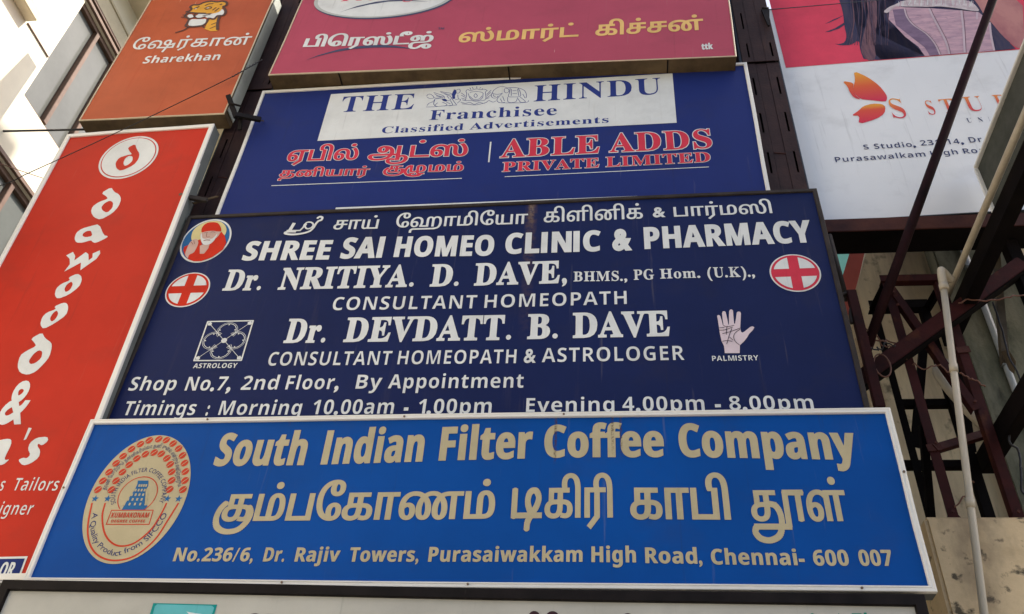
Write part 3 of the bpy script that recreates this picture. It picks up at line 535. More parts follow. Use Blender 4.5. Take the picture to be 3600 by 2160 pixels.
                       ('crest', 'navy2', 2, 1, False, 0.0054, [(2.0415, 1.5452), (2.0851, 1.4969)]), ('crest', 'navy2', 2, 1, False, 0.0054, [(2.0449, 1.5094), (2.0904, 1.47)]),
                       ('crest', 'navy2', 2, 1, False, 0.0053, [(2.0491, 1.4649), (2.09, 1.4437)]), ('crest', 'navy2', 2, 1, False, 0.0054, [(2.0628, 1.4373), (2.0921, 1.4216)]),
                       ('crest', 'navy2', 2, 1, False, 0.0054, [(2.3304, 1.5633), (2.291, 1.496)]), ('crest', 'navy2', 2, 1, False, 0.0053, [(2.3275, 1.5281), (2.293, 1.4694)]),
                       ('crest', 'navy2', 2, 1, False, 0.0053, [(2.3356, 1.492), (2.295, 1.4429)]), ('crest', 'navy2', 2, 1, False, 0.0052, [(2.3222, 1.4493), (2.2905, 1.4302)]),
                       ('crest', 'navy2', 2, 1, False, 0.0053, [(2.0494, 1.4035), (2.0957, 1.3821), (2.1391, 1.3913), (2.1862, 1.3569), (2.228, 1.3835), (2.2789, 1.3661), (2.3199, 1.4058)]),
                       ('crest', 'navy2', 2, 1, False, 0.0053, [(2.063, 1.3763), (2.1307, 1.3617), (2.1925, 1.3477), (2.2519, 1.3598), (2.3052, 1.3811)]),
                       ('crest', 'navy2', 2, 1, False, 0.0052, [(2.3199, 1.4058), (2.3605, 1.3762), (2.3869, 1.3912)]),
                       ('crest', 'navy2', 2, 1, False, 0.0053,
                        [(2.3406, 1.5004), (2.3585, 1.5608), (2.4002, 1.6016), (2.4444, 1.6064), (2.4846, 1.5848), (2.5234, 1.5857), (2.5793, 1.576), (2.6362, 1.5441), (2.6659, 1.4973), (2.6771, 1.435), (2.6701, 1.4095)]),
                       ('crest', 'navy2', 2, 1, False, 0.0053, [(2.3406, 1.5004), (2.3403, 1.4652), (2.3617, 1.437), (2.3943, 1.4428), (2.4036, 1.4683)]), ('crest', 'navy2', 2, 1, False, 0.0053, [(2.3576, 1.4944), (2.3653, 1.4629), (2.382, 1.4614)]),
                       ('crest', 'navy2', 2, 1, False, 0.0053, [(2.3396, 1.5137), (2.3965, 1.4909), (2.4454, 1.5041)]),
                       ('crest', 'navy2', 2, 1, False, 0.0053, [(2.4579, 1.5694), (2.491, 1.5708), (2.5046, 1.5296), (2.484, 1.505), (2.4607, 1.5248), (2.4579, 1.5694)]),
                       ('crest', 'navy2', 2, 1, False, 0.0053, [(2.4401, 1.5002), (2.4103, 1.4501), (2.3973, 1.399), (2.4272, 1.3617), (2.4764, 1.3617)]), ('crest', 'navy2', 2, 1, False, 0.0053, [(2.4485, 1.4555), (2.4695, 1.3839)]),
                       ('crest', 'navy2', 2, 1, False, 0.0052, [(2.4287, 1.4223), (2.4486, 1.3685)]),
                       ('crest', 'navy2', 2, 1, False, 0.0053, [(2.5128, 1.5777), (2.5112, 1.5114), (2.5038, 1.4505), (2.5539, 1.4373), (2.614, 1.4406), (2.6168, 1.4929), (2.5907, 1.5705)]),
                       ('crest', 'navy2', 2, 1, False, 0.0053, [(2.5247, 1.5633), (2.5309, 1.4568)]), ('crest', 'navy2', 2, 1, False, 0.0053, [(2.5858, 1.5576), (2.6025, 1.4504)]),
                       ('crest', 'navy2', 2, 1, False, 0.0052, [(2.5374, 1.5355), (2.5762, 1.5319)]), ('crest', 'navy2', 2, 1, False, 0.0053, [(2.5399, 1.4911), (2.5841, 1.4871)]),
                       ('crest', 'navy2', 2, 1, False, 0.0052, [(2.4988, 1.4422), (2.503, 1.3723), (2.5369, 1.3521), (2.5797, 1.3656), (2.5929, 1.4251)]),
                       ('crest', 'navy2', 2, 1, False, 0.0052, [(2.6144, 1.4319), (2.6608, 1.3757), (2.6675, 1.3493), (2.6239, 1.3531), (2.5993, 1.4071)]), ('crest', 'navy2', 2, 1, False, 0.0052, [(2.6397, 1.4733), (2.6646, 1.41)]),
                       ('crest', 'navy2', 2, 1, False, 0.0052, [(2.4162, 1.3627), (2.5262, 1.3487), (2.6786, 1.344), (2.699, 1.3723)])]},
 'prestige': {'o': [-3.3496, -0.04, 8.7553],
              'rot': [-0.01165, 0.03562, -0.00504],
              'w': 4.529,
              'h': 1.482,
              'words': [('a', 'Prestige', 'srf', 'pink2', 0.4603, 1.2996, 1.3822, 1.2894, 0.2338, {'layer': 4}), ('b', 'பிெரஸ்டீஜ்', 'ta', 'white', 0.2391, 0.4673, 1.6013, 0.4284, 0.1485, {'off': (0.045, 0.01), 'layer': 2}),
                        ('c', 'TM', 'sb', 'slate', 1.6223, 0.6732, 1.6848, 0.6691, 0.0378, {}), ('d', 'ஸ்மார்ட்', 'ta', 'yellow', 1.8613, 0.4306, 3.0579, 0.4456, 0.1616, {'off': (0.026, 0.02)}),
                        ('d', 'கிச்சன்', 'ta', 'yellow', 3.2196, 0.4424, 4.2554, 0.4665, 0.177, {'off': (0.026, 0.02)}), ('e', 'ttk', 'sb', 'white', 4.22, 0.1364, 4.327, 0.1392, 0.0913, {'off': (0.05, 0.03)})],
              'polys': [('swoosh', 'slate', 4, 0, [(0.4953, 1.0818), (0.6611, 1.1875), (0.8533, 1.2553), (1.0205, 1.2767), (1.1926, 1.267), (1.4462, 1.2039), (1.2106, 1.2411), (0.9921, 1.2452), (0.7945, 1.2059), (0.6029, 1.1383)], []),
                        ('swoosh', 'slate', 1, 0,
                         [(0.3255, 0.227), (0.4491, 0.3134), (0.6462, 0.4013), (0.8547, 0.4404), (1.0326, 0.4515), (1.2174, 0.4198), (1.4797, 0.3351), (1.2236, 0.3858), (1.0065, 0.4016), (0.7926, 0.3931), (0.5864, 0.3455), (0.4402, 0.2902)], [])],
              'strokes': [],
              'oval': [0.9286, 1.3401, 0.7765, 0.3915]},
 'sharekhan': {'o': [-5.1137, -0.06, 8.1575],
               'rot': [-0.00978, 0.00379, 0.00336],
               'w': 1.48,
               'h': 2.143,
               'words': [('a', 'ேஷர்கான்', 'ta', 'white', 0.1096, 1.1852, 1.4206, 1.1574, 0.1458, {'off': (0.01, 0.01)}), ('b', 'Sharekhan', 'sb', 'white', 0.3343, 0.9143, 1.166, 0.9058, 0.1259, {'off': (0.005, 0)})],
               'polys': [('tiger_head', 'amber', 2, 1,
                          [(0.553, 1.8456), (0.5846, 1.8938), (0.5424, 1.9445), (0.5691, 1.9881), (0.6332, 1.9754), (0.6791, 2.0229), (0.7549, 2.038), (0.836, 2.0117), (0.8859, 2.0237), (0.9406, 1.9944), (0.9505, 1.9354), (0.9163, 1.916),
                           (0.9397, 1.8333), (0.8752, 1.7833), (0.7922, 1.7976), (0.5877, 1.8191)],
                          []),
                         ('tiger_head', 'amber', 2, 0, [(0.8348, 1.5863), (0.8414, 1.6743), (0.9156, 1.7339), (0.9716, 1.5835), (0.9952, 1.4447), (0.921, 1.4466), (0.835, 1.4985)], []),
                         ('tiger_head', 'white', 3, 1, [(0.5562, 1.7713), (0.5665, 1.802), (0.5992, 1.8031), (0.631, 1.7748), (0.6419, 1.7285), (0.6047, 1.7211)], []),
                         ('tiger_head', 'white', 3, 1,
                          [(0.6551, 1.7497), (0.6699, 1.7877), (0.7121, 1.8231), (0.7634, 1.7836), (0.8481, 1.7861), (0.9176, 1.8185), (0.9264, 1.8804), (0.9701, 1.8187), (0.9729, 1.7505), (0.8988, 1.7469), (0.8818, 1.6925), (0.8212, 1.6988),
                           (0.7637, 1.7384), (0.7293, 1.7217), (0.6819, 1.7266)],
                          []),
                         ('tiger_head', 'white', 3, 1, [(0.6124, 1.7068), (0.7252, 1.6919), (0.8027, 1.6951), (0.818, 1.6211), (0.7864, 1.5746), (0.6985, 1.5647), (0.6222, 1.5801)], []),
                         ('tiger_head', 'white', 5, 0, [(0.737, 1.9064), (0.753, 1.9197), (0.7722, 1.9107), (0.76, 1.8959)], []), ('tiger_head', 'white', 5, 0, [(0.5998, 1.9095), (0.6203, 1.9188), (0.6318, 1.9026), (0.6127, 1.9001)], [])],
               'strokes': [('tiger_head', 'umber', 4, 1, False, 0.0262,
                            [(0.5149, 1.861), (0.5456, 1.8692), (0.5654, 1.9132), (0.5352, 1.9569), (0.5604, 1.9949), (0.6226, 1.9882), (0.6755, 2.035), (0.7514, 2.0502), (0.8325, 2.0237), (0.8818, 2.0382), (0.9407, 2.0061), (0.9574, 1.9462),
                             (0.9283, 1.9205), (0.9637, 1.865), (0.9902, 1.7939), (0.9762, 1.7389), (0.9139, 1.7397), (0.8935, 1.6746), (0.8212, 1.6988), (0.8247, 1.6205), (0.7965, 1.5626), (0.703, 1.55), (0.6055, 1.5707), (0.6026, 1.643),
                             (0.5947, 1.7109), (0.5393, 1.7617), (0.5334, 1.802), (0.5548, 1.8396), (0.6542, 1.8178), (0.765, 1.8005)]),
                           ('tiger_head', 'umber', 4, 1, False, 0.0136, [(0.624, 1.7869), (0.6451, 1.7394), (0.5929, 1.7167)]), ('tiger_head', 'umber', 4, 1, False, 0.015, [(0.6373, 1.8082), (0.6517, 1.75), (0.7064, 1.7106), (0.7772, 1.737)]),
                           ('tiger_head', 'umber', 4, 1, False, 0.0149, [(0.7399, 1.7522), (0.8244, 1.7773)]), ('tiger_head', 'umber', 4, 1, False, 0.0135, [(0.7685, 1.7888), (0.8329, 1.7934)]),
                           ('tiger_head', 'umber', 4, 1, False, 0.0151, [(0.7039, 1.962), (0.7415, 1.9928), (0.7948, 1.9928)]),
                           ('tiger_head', 'umber', 4, 1, False, 0.0137, [(0.7165, 1.8971), (0.7522, 1.9336), (0.7882, 1.924), (0.7901, 1.895), (0.7337, 1.8837)]),
                           ('tiger_head', 'umber', 4, 1, False, 0.0207, [(0.5929, 1.9102), (0.6201, 1.9304), (0.6404, 1.9514)]), ('tiger_head', 'umber', 4, 1, False, 0.0163, [(0.8209, 1.8573), (0.8515, 1.9114)]),
                           ('tiger_head', 'umber', 4, 1, False, 0.0163, [(0.8549, 1.8308), (0.889, 1.8959)]), ('tiger_head', 'umber', 4, 1, False, 0.0205, [(0.8772, 1.9606), (0.8995, 1.9756)]),
                           ('tiger_head', 'umber', 4, 1, False, 0.0123, [(0.4884, 1.7557), (0.5362, 1.7507)]), ('tiger_head', 'umber', 4, 1, False, 0.0123, [(0.4941, 1.8004), (0.537, 1.7903)]),
                           ('tiger_head', 'umber', 4, 1, False, 0.0302, [(0.9358, 1.7318), (0.9583, 1.5848), (0.9938, 1.4611)]), ('tiger_head', 'umber', 4, 1, False, 0.012, [(0.8916, 1.5695), (0.9401, 1.6032)]),
                           ('tiger_head', 'umber', 4, 1, False, 0.0119, [(0.898, 1.4923), (0.953, 1.5359)]), ('tiger_head', 'umber', 4, 1, False, 0.0188, [(0.6426, 1.556), (0.6084, 1.4992), (0.5225, 1.4532)]),
                           ('tiger_head', 'umber', 4, 1, False, 0.0173, [(0.8016, 1.5456), (0.8366, 1.5147)])]},
 'dawood': {'o': [-5.0763, -0.06, 4.7902],
            'rot': [0.00059, -0.02097, -0.00906],
            'w': 1.471,
            'h': 3.155,
            'words': [('a', '&', 'srf', 'white', 0.6721, -0.0786, 0.8783, -0.0908, 0.351, {'off': (-0.015, 0)}), ('b', 's', 'sb', 'white', 0.9318, -0.6258, 0.9612, -0.6275, 0.0976, {'off': (-0.02, -0.01)}),
                      ('b', 'Tailors', 'sb', 'white', 1.0314, -0.6262, 1.3538, -0.6355, 0.0951, {'off': (-0.02, -0.01)}), ('b', 'igner', 'sb', 'white', 1.0079, -0.8004, 1.2402, -0.8064, 0.0914, {'off': (-0.02, -0.01)}),
                      ('c', 'OR', 'sb', 'white', 1.1888, -1.2299, 1.2877, -1.2317, 0.0997, {'layer': 3, 'off': (0.03, 0.0)})],
            'polys': [('letter1', 'white', 1, 1,
                       [(0.642, 2.2947), (0.7119, 2.3665), (0.7593, 2.3016), (0.823, 2.2617), (0.8628, 2.1987), (0.8692, 2.1058), (0.8411, 2.0253), (0.7566, 1.9505), (0.6816, 1.9892), (0.6293, 2.0594), (0.6201, 2.1268), (0.6628, 2.182),
                        (0.7332, 2.2133), (0.7093, 2.246)],
                       [[(0.7064, 2.1111), (0.7204, 2.1603), (0.7597, 2.1906), (0.8007, 2.1618), (0.8178, 2.0934), (0.7893, 2.0329), (0.7342, 2.0672)]]),
                      ('letter2', 'white', 1, 1,
                       [(0.7617, 1.9015), (0.854, 1.759), (0.8938, 1.7481), (0.8943, 1.7292), (0.8128, 1.6716), (0.7775, 1.6867), (0.7566, 1.7116), (0.6941, 1.6852), (0.6323, 1.6898), (0.5958, 1.7395), (0.5873, 1.8112), (0.6193, 1.8566),
                        (0.6952, 1.8827)],
                       [[(0.6528, 1.7982), (0.6796, 1.8247), (0.7159, 1.825), (0.7517, 1.759), (0.6955, 1.7476), (0.6585, 1.7661)]]),
                      ('letter3', 'white', 1, 0,
                       [(0.5964, 1.5464), (0.6417, 1.5842), (0.6811, 1.5327), (0.6911, 1.4838), (0.759, 1.5726), (0.7918, 1.5475), (0.8205, 1.4746), (0.8421, 1.5061), (0.8279, 1.5524), (0.8796, 1.5837), (0.8958, 1.5475), (0.8838, 1.4881),
                        (0.7865, 1.3687), (0.7606, 1.4549), (0.6482, 1.3634), (0.6672, 1.4436), (0.6416, 1.5053)],
                       []),
                      ('letter4', 'white', 1, 1, [(0.7097, 1.2936), (0.7704, 1.3332), (0.8145, 1.3083), (0.8418, 1.2559), (0.8428, 1.1843), (0.7814, 1.1035), (0.7043, 1.0664), (0.6619, 1.111), (0.6479, 1.1826), (0.6755, 1.2309), (0.7387, 1.2627)],
                       [[(0.7215, 1.1708), (0.7257, 1.2204), (0.755, 1.2501), (0.7789, 1.217), (0.7773, 1.1601), (0.7471, 1.1338)]]),
                      ('letter5', 'white', 1, 1, [(0.7055, 0.9902), (0.7657, 1.0252), (0.8021, 1.0188), (0.8345, 0.9688), (0.8439, 0.8936), (0.7784, 0.817), (0.7057, 0.7615), (0.6583, 0.8105), (0.6454, 0.8849), (0.6665, 0.9311), (0.7337, 0.9612)],
                       [[(0.7163, 0.8673), (0.7211, 0.9211), (0.7438, 0.9496), (0.7721, 0.9113), (0.7682, 0.8576), (0.7446, 0.8323)]]),
                      ('letter6', 'white', 1, 1,
                       [(0.6358, 0.6739), (0.7067, 0.7313), (0.7515, 0.6742), (0.8257, 0.6251), (0.8469, 0.5793), (0.8622, 0.4904), (0.8433, 0.4292), (0.8079, 0.3573), (0.7536, 0.3283), (0.6821, 0.3511), (0.634, 0.4147), (0.6135, 0.5154),
                        (0.6505, 0.5577), (0.7124, 0.5991), (0.6835, 0.6326)],
                       [[(0.7067, 0.4607), (0.7194, 0.5226), (0.7482, 0.559), (0.7845, 0.5445), (0.8012, 0.4809), (0.7666, 0.433), (0.7307, 0.4285)]]),
                      ('letter7', 'dred', 4, 1,
                       [(0.6948, 2.8987), (0.7525, 2.9442), (0.7895, 2.8702), (0.8409, 2.7994), (0.856, 2.7238), (0.8368, 2.6433), (0.7383, 2.5712), (0.6805, 2.6091), (0.643, 2.6893), (0.6549, 2.7619), (0.7299, 2.7918), (0.7713, 2.797),
                        (0.7244, 2.8485)],
                       [[(0.7208, 2.6818), (0.7188, 2.7464), (0.7466, 2.7808), (0.7873, 2.7638), (0.8051, 2.7012), (0.7769, 2.649), (0.7479, 2.639)]]),
                      ('letter8', 'white', 1, 0, [(0.9544, -0.2358), (0.9503, -0.1334), (0.9754, -0.1381), (0.9706, -0.2277)], []),
                      ('letter9', 'white', 1, 1,
                       [(0.9783, -0.3943), (1.0064, -0.3748), (1.041, -0.3819), (1.0537, -0.3523), (1.0166, -0.3089), (1.0102, -0.2598), (1.0447, -0.2179), (1.1226, -0.212), (1.144, -0.246), (1.1117, -0.2853), (1.0749, -0.2645), (1.0781, -0.2866),
                        (1.116, -0.3242), (1.1265, -0.3786), (1.0833, -0.4249), (1.0329, -0.4387)],
                       []),
                      ('letter10', 'white', 1, 1, [(0.7362, -0.2381), (0.8145, -0.2186), (0.8572, -0.2238), (0.8758, -0.2675), (0.8707, -0.3706), (0.883, -0.3913), (0.9139, -0.3839), (0.8829, -0.4306), (0.8172, -0.4227)], []),
                      ('badge', 'white', 1, 0, [(1.0858, -1.0947), (1.3386, -1.0927), (1.3429, -1.2643), (1.1597, -1.262)], []), ('badge', 'navy', 2, 0, [(1.0921, -1.109), (1.3261, -1.1077), (1.3298, -1.2524), (1.1553, -1.2521)], [])],
            'strokes': [],
            'ring': [0.7454, 2.7638, 0.2748, 0.2945]},
 'white': {'o': [-3.671, -0.24, 3.4307],
           'rot': [0.0, 0.00384, 0.00013],
           'w': 5.262,
           'h': 0.067,
           'words': [('a', 'GRA', 'sb', 'dbrown', 1.5488, -0.264, 1.8928, -0.2653, 0.1638, {}), ('b', '&', 'sb', 'green2', 4.6563, -0.1006, 4.6994, -0.0995, 0.0641, {}), ('b', 'I', 'sb', 'green2', 4.8088, -0.0995, 4.8124, -0.0992, 0.0652, {}),
                     ('b', 'Th', 'sb', 'green2', 4.8764, -0.0994, 4.986, -0.0977, 0.0655, {})],
           'polys': [('logo', 'teal', 1, 0, [(0.9834, -0.0505), (1.3719, -0.0524), (1.3695, -0.1344), (0.9852, -0.1422)], []),
                     ('logo', 'teal2', 2, 0, [(1.01, -0.0575), (1.3424, -0.0594), (1.3596, -0.0713), (1.3558, -0.1347), (1.0045, -0.1418), (1.0001, -0.0701)], []),
                     ('logo', 'white', 3, 0, [(1.2012, -0.0967), (1.2276, -0.1014), (1.2963, -0.1096), (1.2986, -0.1359), (1.2548, -0.1367)], []),
                     ('a', 'dbrown', 1, 0,
                      [(3.229, -0.0841), (3.2277, -0.0942), (3.2232, -0.1033), (3.2159, -0.1104), (3.2067, -0.1147), (3.1965, -0.1158), (3.1865, -0.1135), (3.1776, -0.1081), (3.1709, -0.1001), (3.1672, -0.0904), (3.1667, -0.0801), (3.1696, -0.0703),
                       (3.1756, -0.062), (3.184, -0.0562), (3.1939, -0.0534), (3.2042, -0.0541), (3.2138, -0.0581), (3.2217, -0.0649), (3.2269, -0.0739)],
                      []),
                     ('a2', 'dbrown', 1, 0,
                      [(3.3352, -0.0895), (3.3335, -0.1017), (3.3279, -0.1127), (3.319, -0.1212), (3.3079, -0.1264), (3.2956, -0.1277), (3.2836, -0.1249), (3.273, -0.1184), (3.2651, -0.1088), (3.2607, -0.0972), (3.2603, -0.0848), (3.2639, -0.0729),
                       (3.2712, -0.0629), (3.2814, -0.0559), (3.2934, -0.0526), (3.3059, -0.0533), (3.3174, -0.0582), (3.3267, -0.0664), (3.3329, -0.0773)],
                      []),
                     ('a3', 'dbrown', 1, 0,
                      [(3.7342, -0.0864), (3.7323, -0.0964), (3.7273, -0.1054), (3.7197, -0.1124), (3.7104, -0.1167), (3.7004, -0.1177), (3.6908, -0.1154), (3.6825, -0.1101), (3.6765, -0.1022), (3.6735, -0.0927), (3.6737, -0.0825), (3.6772, -0.0728),
                       (3.6835, -0.0646), (3.6921, -0.0589), (3.7019, -0.0562), (3.712, -0.0568), (3.7211, -0.0608), (3.7283, -0.0675), (3.7329, -0.0764)],
                      [])],
           'strokes': []},
 'studio': {'o': [1.7434, 0.35, 6.8388],
            'rot': [0.00822, -0.01366, -0.01972],
            'w': 2.165,
            'h': 2.091,
            'words': [('a', 'S', 'srf', 'flame2', 0.8109, 1.2398, 0.9302, 1.226, 0.2713, {'off': (-0.018, 0.0), 'layer': 2}), ('a', 'S', 'srf', 'flame2', 1.1196, 1.25, 1.1818, 1.2475, 0.1947, {'off': (-0.018, 0.0), 'layer': 2}),
                      ('a', 'T', 'srf', 'flame2', 1.2413, 1.2548, 1.3625, 1.2546, 0.1944, {'off': (-0.018, 0.0), 'layer': 2}), ('a', 'U', 'srf', 'flame2', 1.4506, 1.2571, 1.5977, 1.257, 0.1995, {'off': (-0.018, 0.0), 'layer': 2}),
                      ('a', 'D', 'srf', 'flame2', 1.706, 1.2574, 1.8301, 1.252, 0.1988, {'off': (-0.018, 0.0), 'layer': 2}), ('a', 'I', 'srf', 'flame2', 1.9201, 1.2548, 1.9144, 1.2533, 0.1942, {'off': (-0.018, 0.0), 'layer': 2}),
                      ('a', 'O', 'srf', 'flame2', 2.0056, 1.2524, 2.1079, 1.249, 0.1995, {'off': (-0.018, 0.0), 'layer': 2}), ('b', 'U', 'srf', 'navy3', 1.4075, 1.1063, 1.4487, 1.1056, 0.0589, {'off': (-0.018, 0.0), 'layer': 2}),
                      ('b', 'N', 'srf', 'navy3', 1.5014, 1.1031, 1.5384, 1.1027, 0.0606, {'off': (-0.018, 0.0), 'layer': 2}), ('b', 'I', 'srf', 'navy3', 1.5904, 1.1039, 1.5945, 1.1037, 0.0569, {'off': (-0.018, 0.0), 'layer': 2}),
                      ('b', 'S', 'srf', 'navy3', 1.6443, 1.1015, 1.6628, 1.1014, 0.0605, {'off': (-0.018, 0.0), 'layer': 2}), ('b', 'E', 'srf', 'navy3', 1.7165, 1.1006, 1.7401, 1.0999, 0.0604, {'off': (-0.018, 0.0), 'layer': 2}),
                      ('b', 'X', 'srf', 'navy3', 1.794, 1.0991, 1.8283, 1.0989, 0.0603, {'off': (-0.018, 0.0), 'layer': 2}), ('c', 'S', 'sb', 'navy3', 0.4776, 0.8476, 0.5194, 0.8454, 0.0622, {'off': (-0.018, -0.01), 'layer': 2}),
                      ('c', 'Studio,', 'sb', 'navy3', 0.5673, 0.8449, 0.9099, 0.8392, 0.0664, {'off': (-0.018, -0.01), 'layer': 2}), ('c', '231/14,', 'sb', 'navy3', 0.9547, 0.8479, 1.3051, 0.8374, 0.0682, {'off': (-0.018, -0.01), 'layer': 2}),
                      ('c', 'Dr.', 'sb', 'navy3', 1.355, 0.8436, 1.4888, 0.8416, 0.0709, {'off': (-0.018, -0.01), 'layer': 2}), ('d', 'Purasawalkam', 'sb', 'navy3', 0.2122, 0.7064, 0.9583, 0.7064, 0.0675, {'off': (-0.018, -0.01), 'layer': 2}),
                      ('d', 'High', 'sb', 'navy3', 1.0039, 0.7074, 1.2235, 0.7089, 0.0645, {'off': (-0.018, -0.01), 'layer': 2}), ('d', 'Road,', 'sb', 'navy3', 1.2711, 0.7087, 1.5364, 0.7041, 0.0674, {'off': (-0.018, -0.01), 'layer': 2})],
            'polys': [('picture', 'rose', 1, 0, [(0.0009, 2.0918), (2.1656, 2.0908), (2.6988, 3.4896), (0.0108, 3.696)], []),
                      ('picture', 'hair', 2, 1,
                       [(0.6966, 3.2573), (0.7003, 3.062), (0.6885, 2.8742), (0.662, 2.6934), (0.6536, 2.5283), (0.6183, 2.4245), (0.5599, 2.3992), (0.5094, 2.4158), (0.5706, 2.3748), (0.6688, 2.3702), (0.7524, 2.4458), (0.7306, 2.2619),
                        (0.7349, 2.0985), (1.2887, 2.0998), (1.2563, 2.2406), (1.1873, 2.4233), (1.1265, 2.6237), (1.0671, 2.7024), (1.0729, 2.872), (1.1776, 2.9568), (1.2376, 3.0496), (1.2787, 3.1618)],
                       []),
                      ('picture', 'hair', 2, 0, [(0.8201, 3.2674), (2.3303, 3.0184), (2.0788, 2.1761), (2.0773, 2.0991), (1.9193, 2.0982), (1.2884, 2.0986), (0.8917, 2.1029), (0.7545, 2.4185), (0.7759, 2.7184)], []),
                      ('picture', 'hair2', 3, 1, [(0.9799, 3.1807), (1.0726, 3.1656), (0.979, 2.6877), (0.891, 2.4528), (0.8458, 2.0962), (0.7574, 2.0993), (0.7306, 2.2619), (0.8184, 2.5452), (0.9249, 2.8376)], []),
                      ('picture', 'hair', 2, 0, [(0.6937, 2.8806), (0.5758, 2.8198), (0.4854, 2.7553), (0.5363, 2.776), (0.6244, 2.8267)], []),
                      ('picture', 'hair', 2, 0, [(0.6737, 2.7551), (0.5633, 2.6662), (0.461, 2.6186), (0.5073, 2.616), (0.6088, 2.6594), (0.6697, 2.7134)], []),
                      ('picture', 'corset', 4, 0,
                       [(1.1455, 2.9183), (1.2185, 2.9648), (1.2951, 2.9236), (1.5234, 2.8731), (1.8073, 2.7856), (1.9525, 2.7347), (2.0008, 2.5606), (1.9186, 2.0957), (1.332, 2.0977), (1.2887, 2.0998), (1.2666, 2.2523), (1.1873, 2.4233),
                        (1.1295, 2.6371), (1.0985, 2.7399)],
                       []),
                      ('picture', 'corset2', 5, 0, [(1.1727, 2.8996), (1.2812, 2.8969), (1.2781, 2.783), (1.2983, 2.6395), (1.3812, 2.4489), (1.43, 2.2553), (1.4275, 2.0999), (1.332, 2.0977), (1.3207, 2.2315), (1.234, 2.43), (1.1444, 2.6349)], []),
                      ('picture', 'corset4', 7, 1,
                       [(1.0729, 2.872), (1.1442, 2.9475), (1.2233, 2.9859), (1.2983, 3.0399), (1.488, 3.046), (1.7143, 3.0166), (1.9251, 2.9388), (1.9571, 2.8331), (1.9635, 2.747), (1.9055, 2.7561), (1.8128, 2.8061), (1.7174, 2.8496),
                        (1.6045, 2.889), (1.5268, 2.887), (1.4391, 2.9081), (1.3042, 2.9294), (1.217, 2.9578), (1.1651, 2.9008), (1.1046, 2.8384)],
                       []),
                      ('picture', 'skin3', 3, 1, [(1.9556, 3.0507), (2.4305, 2.9727), (2.1875, 2.1092), (2.1153, 2.1065), (2.0502, 2.3242), (2.0184, 2.5442), (1.9879, 2.6732), (1.9831, 2.8719)], []),
                      ('picture', 'hair', 4, 0, [(2.0057, 2.3973), (2.0502, 2.3242), (2.1066, 2.1014), (1.9272, 2.1009)], []),
                      ('butterfly', 'flame', 2, 1, [(0.6084, 1.9602), (0.7101, 1.8572), (0.7889, 1.7141), (0.8233, 1.5698), (0.8165, 1.5115), (0.7931, 1.4694), (0.674, 1.5092), (0.5844, 1.5358), (0.5481, 1.6236), (0.5518, 1.7036), (0.5955, 1.8205)],
                       []),
                      ('butterfly', 'flame', 3, 1, [(0.4772, 1.8212), (0.5725, 1.7782), (0.5518, 1.7036), (0.5501, 1.6034), (0.5871, 1.5198), (0.5307, 1.5661), (0.5108, 1.6483), (0.5084, 1.7293)], []),
                      ('butterfly', 'flame', 2, 1, [(0.5335, 1.3707), (0.5871, 1.4319), (0.6756, 1.4602), (0.7548, 1.4449), (0.7779, 1.3996), (0.7485, 1.3074), (0.6646, 1.2414), (0.4964, 1.1856), (0.5318, 1.304), (0.4596, 1.3124)], [])],
            'strokes': [('picture', 'corset3', 6, 1, False, 0.0195, [(1.2887, 2.8958), (1.2792, 2.7545), (1.3067, 2.6104), (1.3885, 2.4479), (1.4261, 2.2691), (1.4275, 2.0999)]),
                        ('picture', 'corset3', 6, 1, False, 0.0193, [(1.5143, 2.8674), (1.5157, 2.7181), (1.5238, 2.5093), (1.5284, 2.294), (1.51, 2.0949)]),
                        ('picture', 'corset3', 6, 1, False, 0.019, [(1.8, 2.7868), (1.7431, 2.5038), (1.6495, 2.1012)]), ('picture', 'corset3', 6, 1, False, 0.0188, [(1.938, 2.7369), (1.901, 2.6171)]),
                        ('picture', 'corset3', 6, 1, False, 0.0185, [(2.0006, 2.5469), (1.9521, 2.3385), (1.9117, 2.0967)]),
                        ('picture', 'hair2', 7, 1, False, 0.0045, [(1.2962, 2.8946), (1.2866, 2.7533), (1.3141, 2.6093), (1.3957, 2.4468), (1.4332, 2.268), (1.4345, 2.099)]),
                        ('picture', 'hair2', 7, 1, False, 0.0045, [(1.5291, 2.865), (1.5304, 2.7158), (1.5383, 2.5071), (1.5427, 2.2919), (1.5205, 2.0935)]),
                        ('picture', 'hair2', 7, 1, False, 0.0044, [(1.8161, 2.7843), (1.7574, 2.5017), (1.6614, 2.0996)]),
                        ('strands', 'hair2', 3, 1, False, 0.0032, [(0.8377, 3.1889), (0.8033, 2.9722), (0.7633, 2.7627), (0.7166, 2.5602), (0.672, 2.3631)]),
                        ('strands', 'hair3', 4, 1, False, 0.0053, [(1.0931, 3.1473), (1.0444, 2.9342), (0.9962, 2.7273), (0.9774, 2.5219), (0.94, 2.325)]),
                        ('strands', 'hair', 3, 1, False, 0.0062, [(1.009, 3.161), (0.9572, 2.948), (0.9251, 2.7381), (0.9026, 2.5329), (0.8681, 2.3352)]),
                        ('strands', 'hair3', 3, 1, False, 0.0069, [(0.9381, 3.1725), (0.909, 2.9556), (0.8868, 2.7439), (0.8427, 2.5417), (0.8074, 2.3438)]),
                        ('strands', 'hair', 4, 1, False, 0.0076, [(0.9261, 3.1745), (0.9055, 2.9561), (0.8833, 2.7445), (0.8163, 2.5456), (0.7524, 2.3516)]),
                        ('strands', 'hair2', 3, 1, False, 0.0058, [(0.9225, 3.1751), (0.8901, 2.9585), (0.8463, 2.7501), (0.795, 2.5487), (0.7406, 2.3533)]),
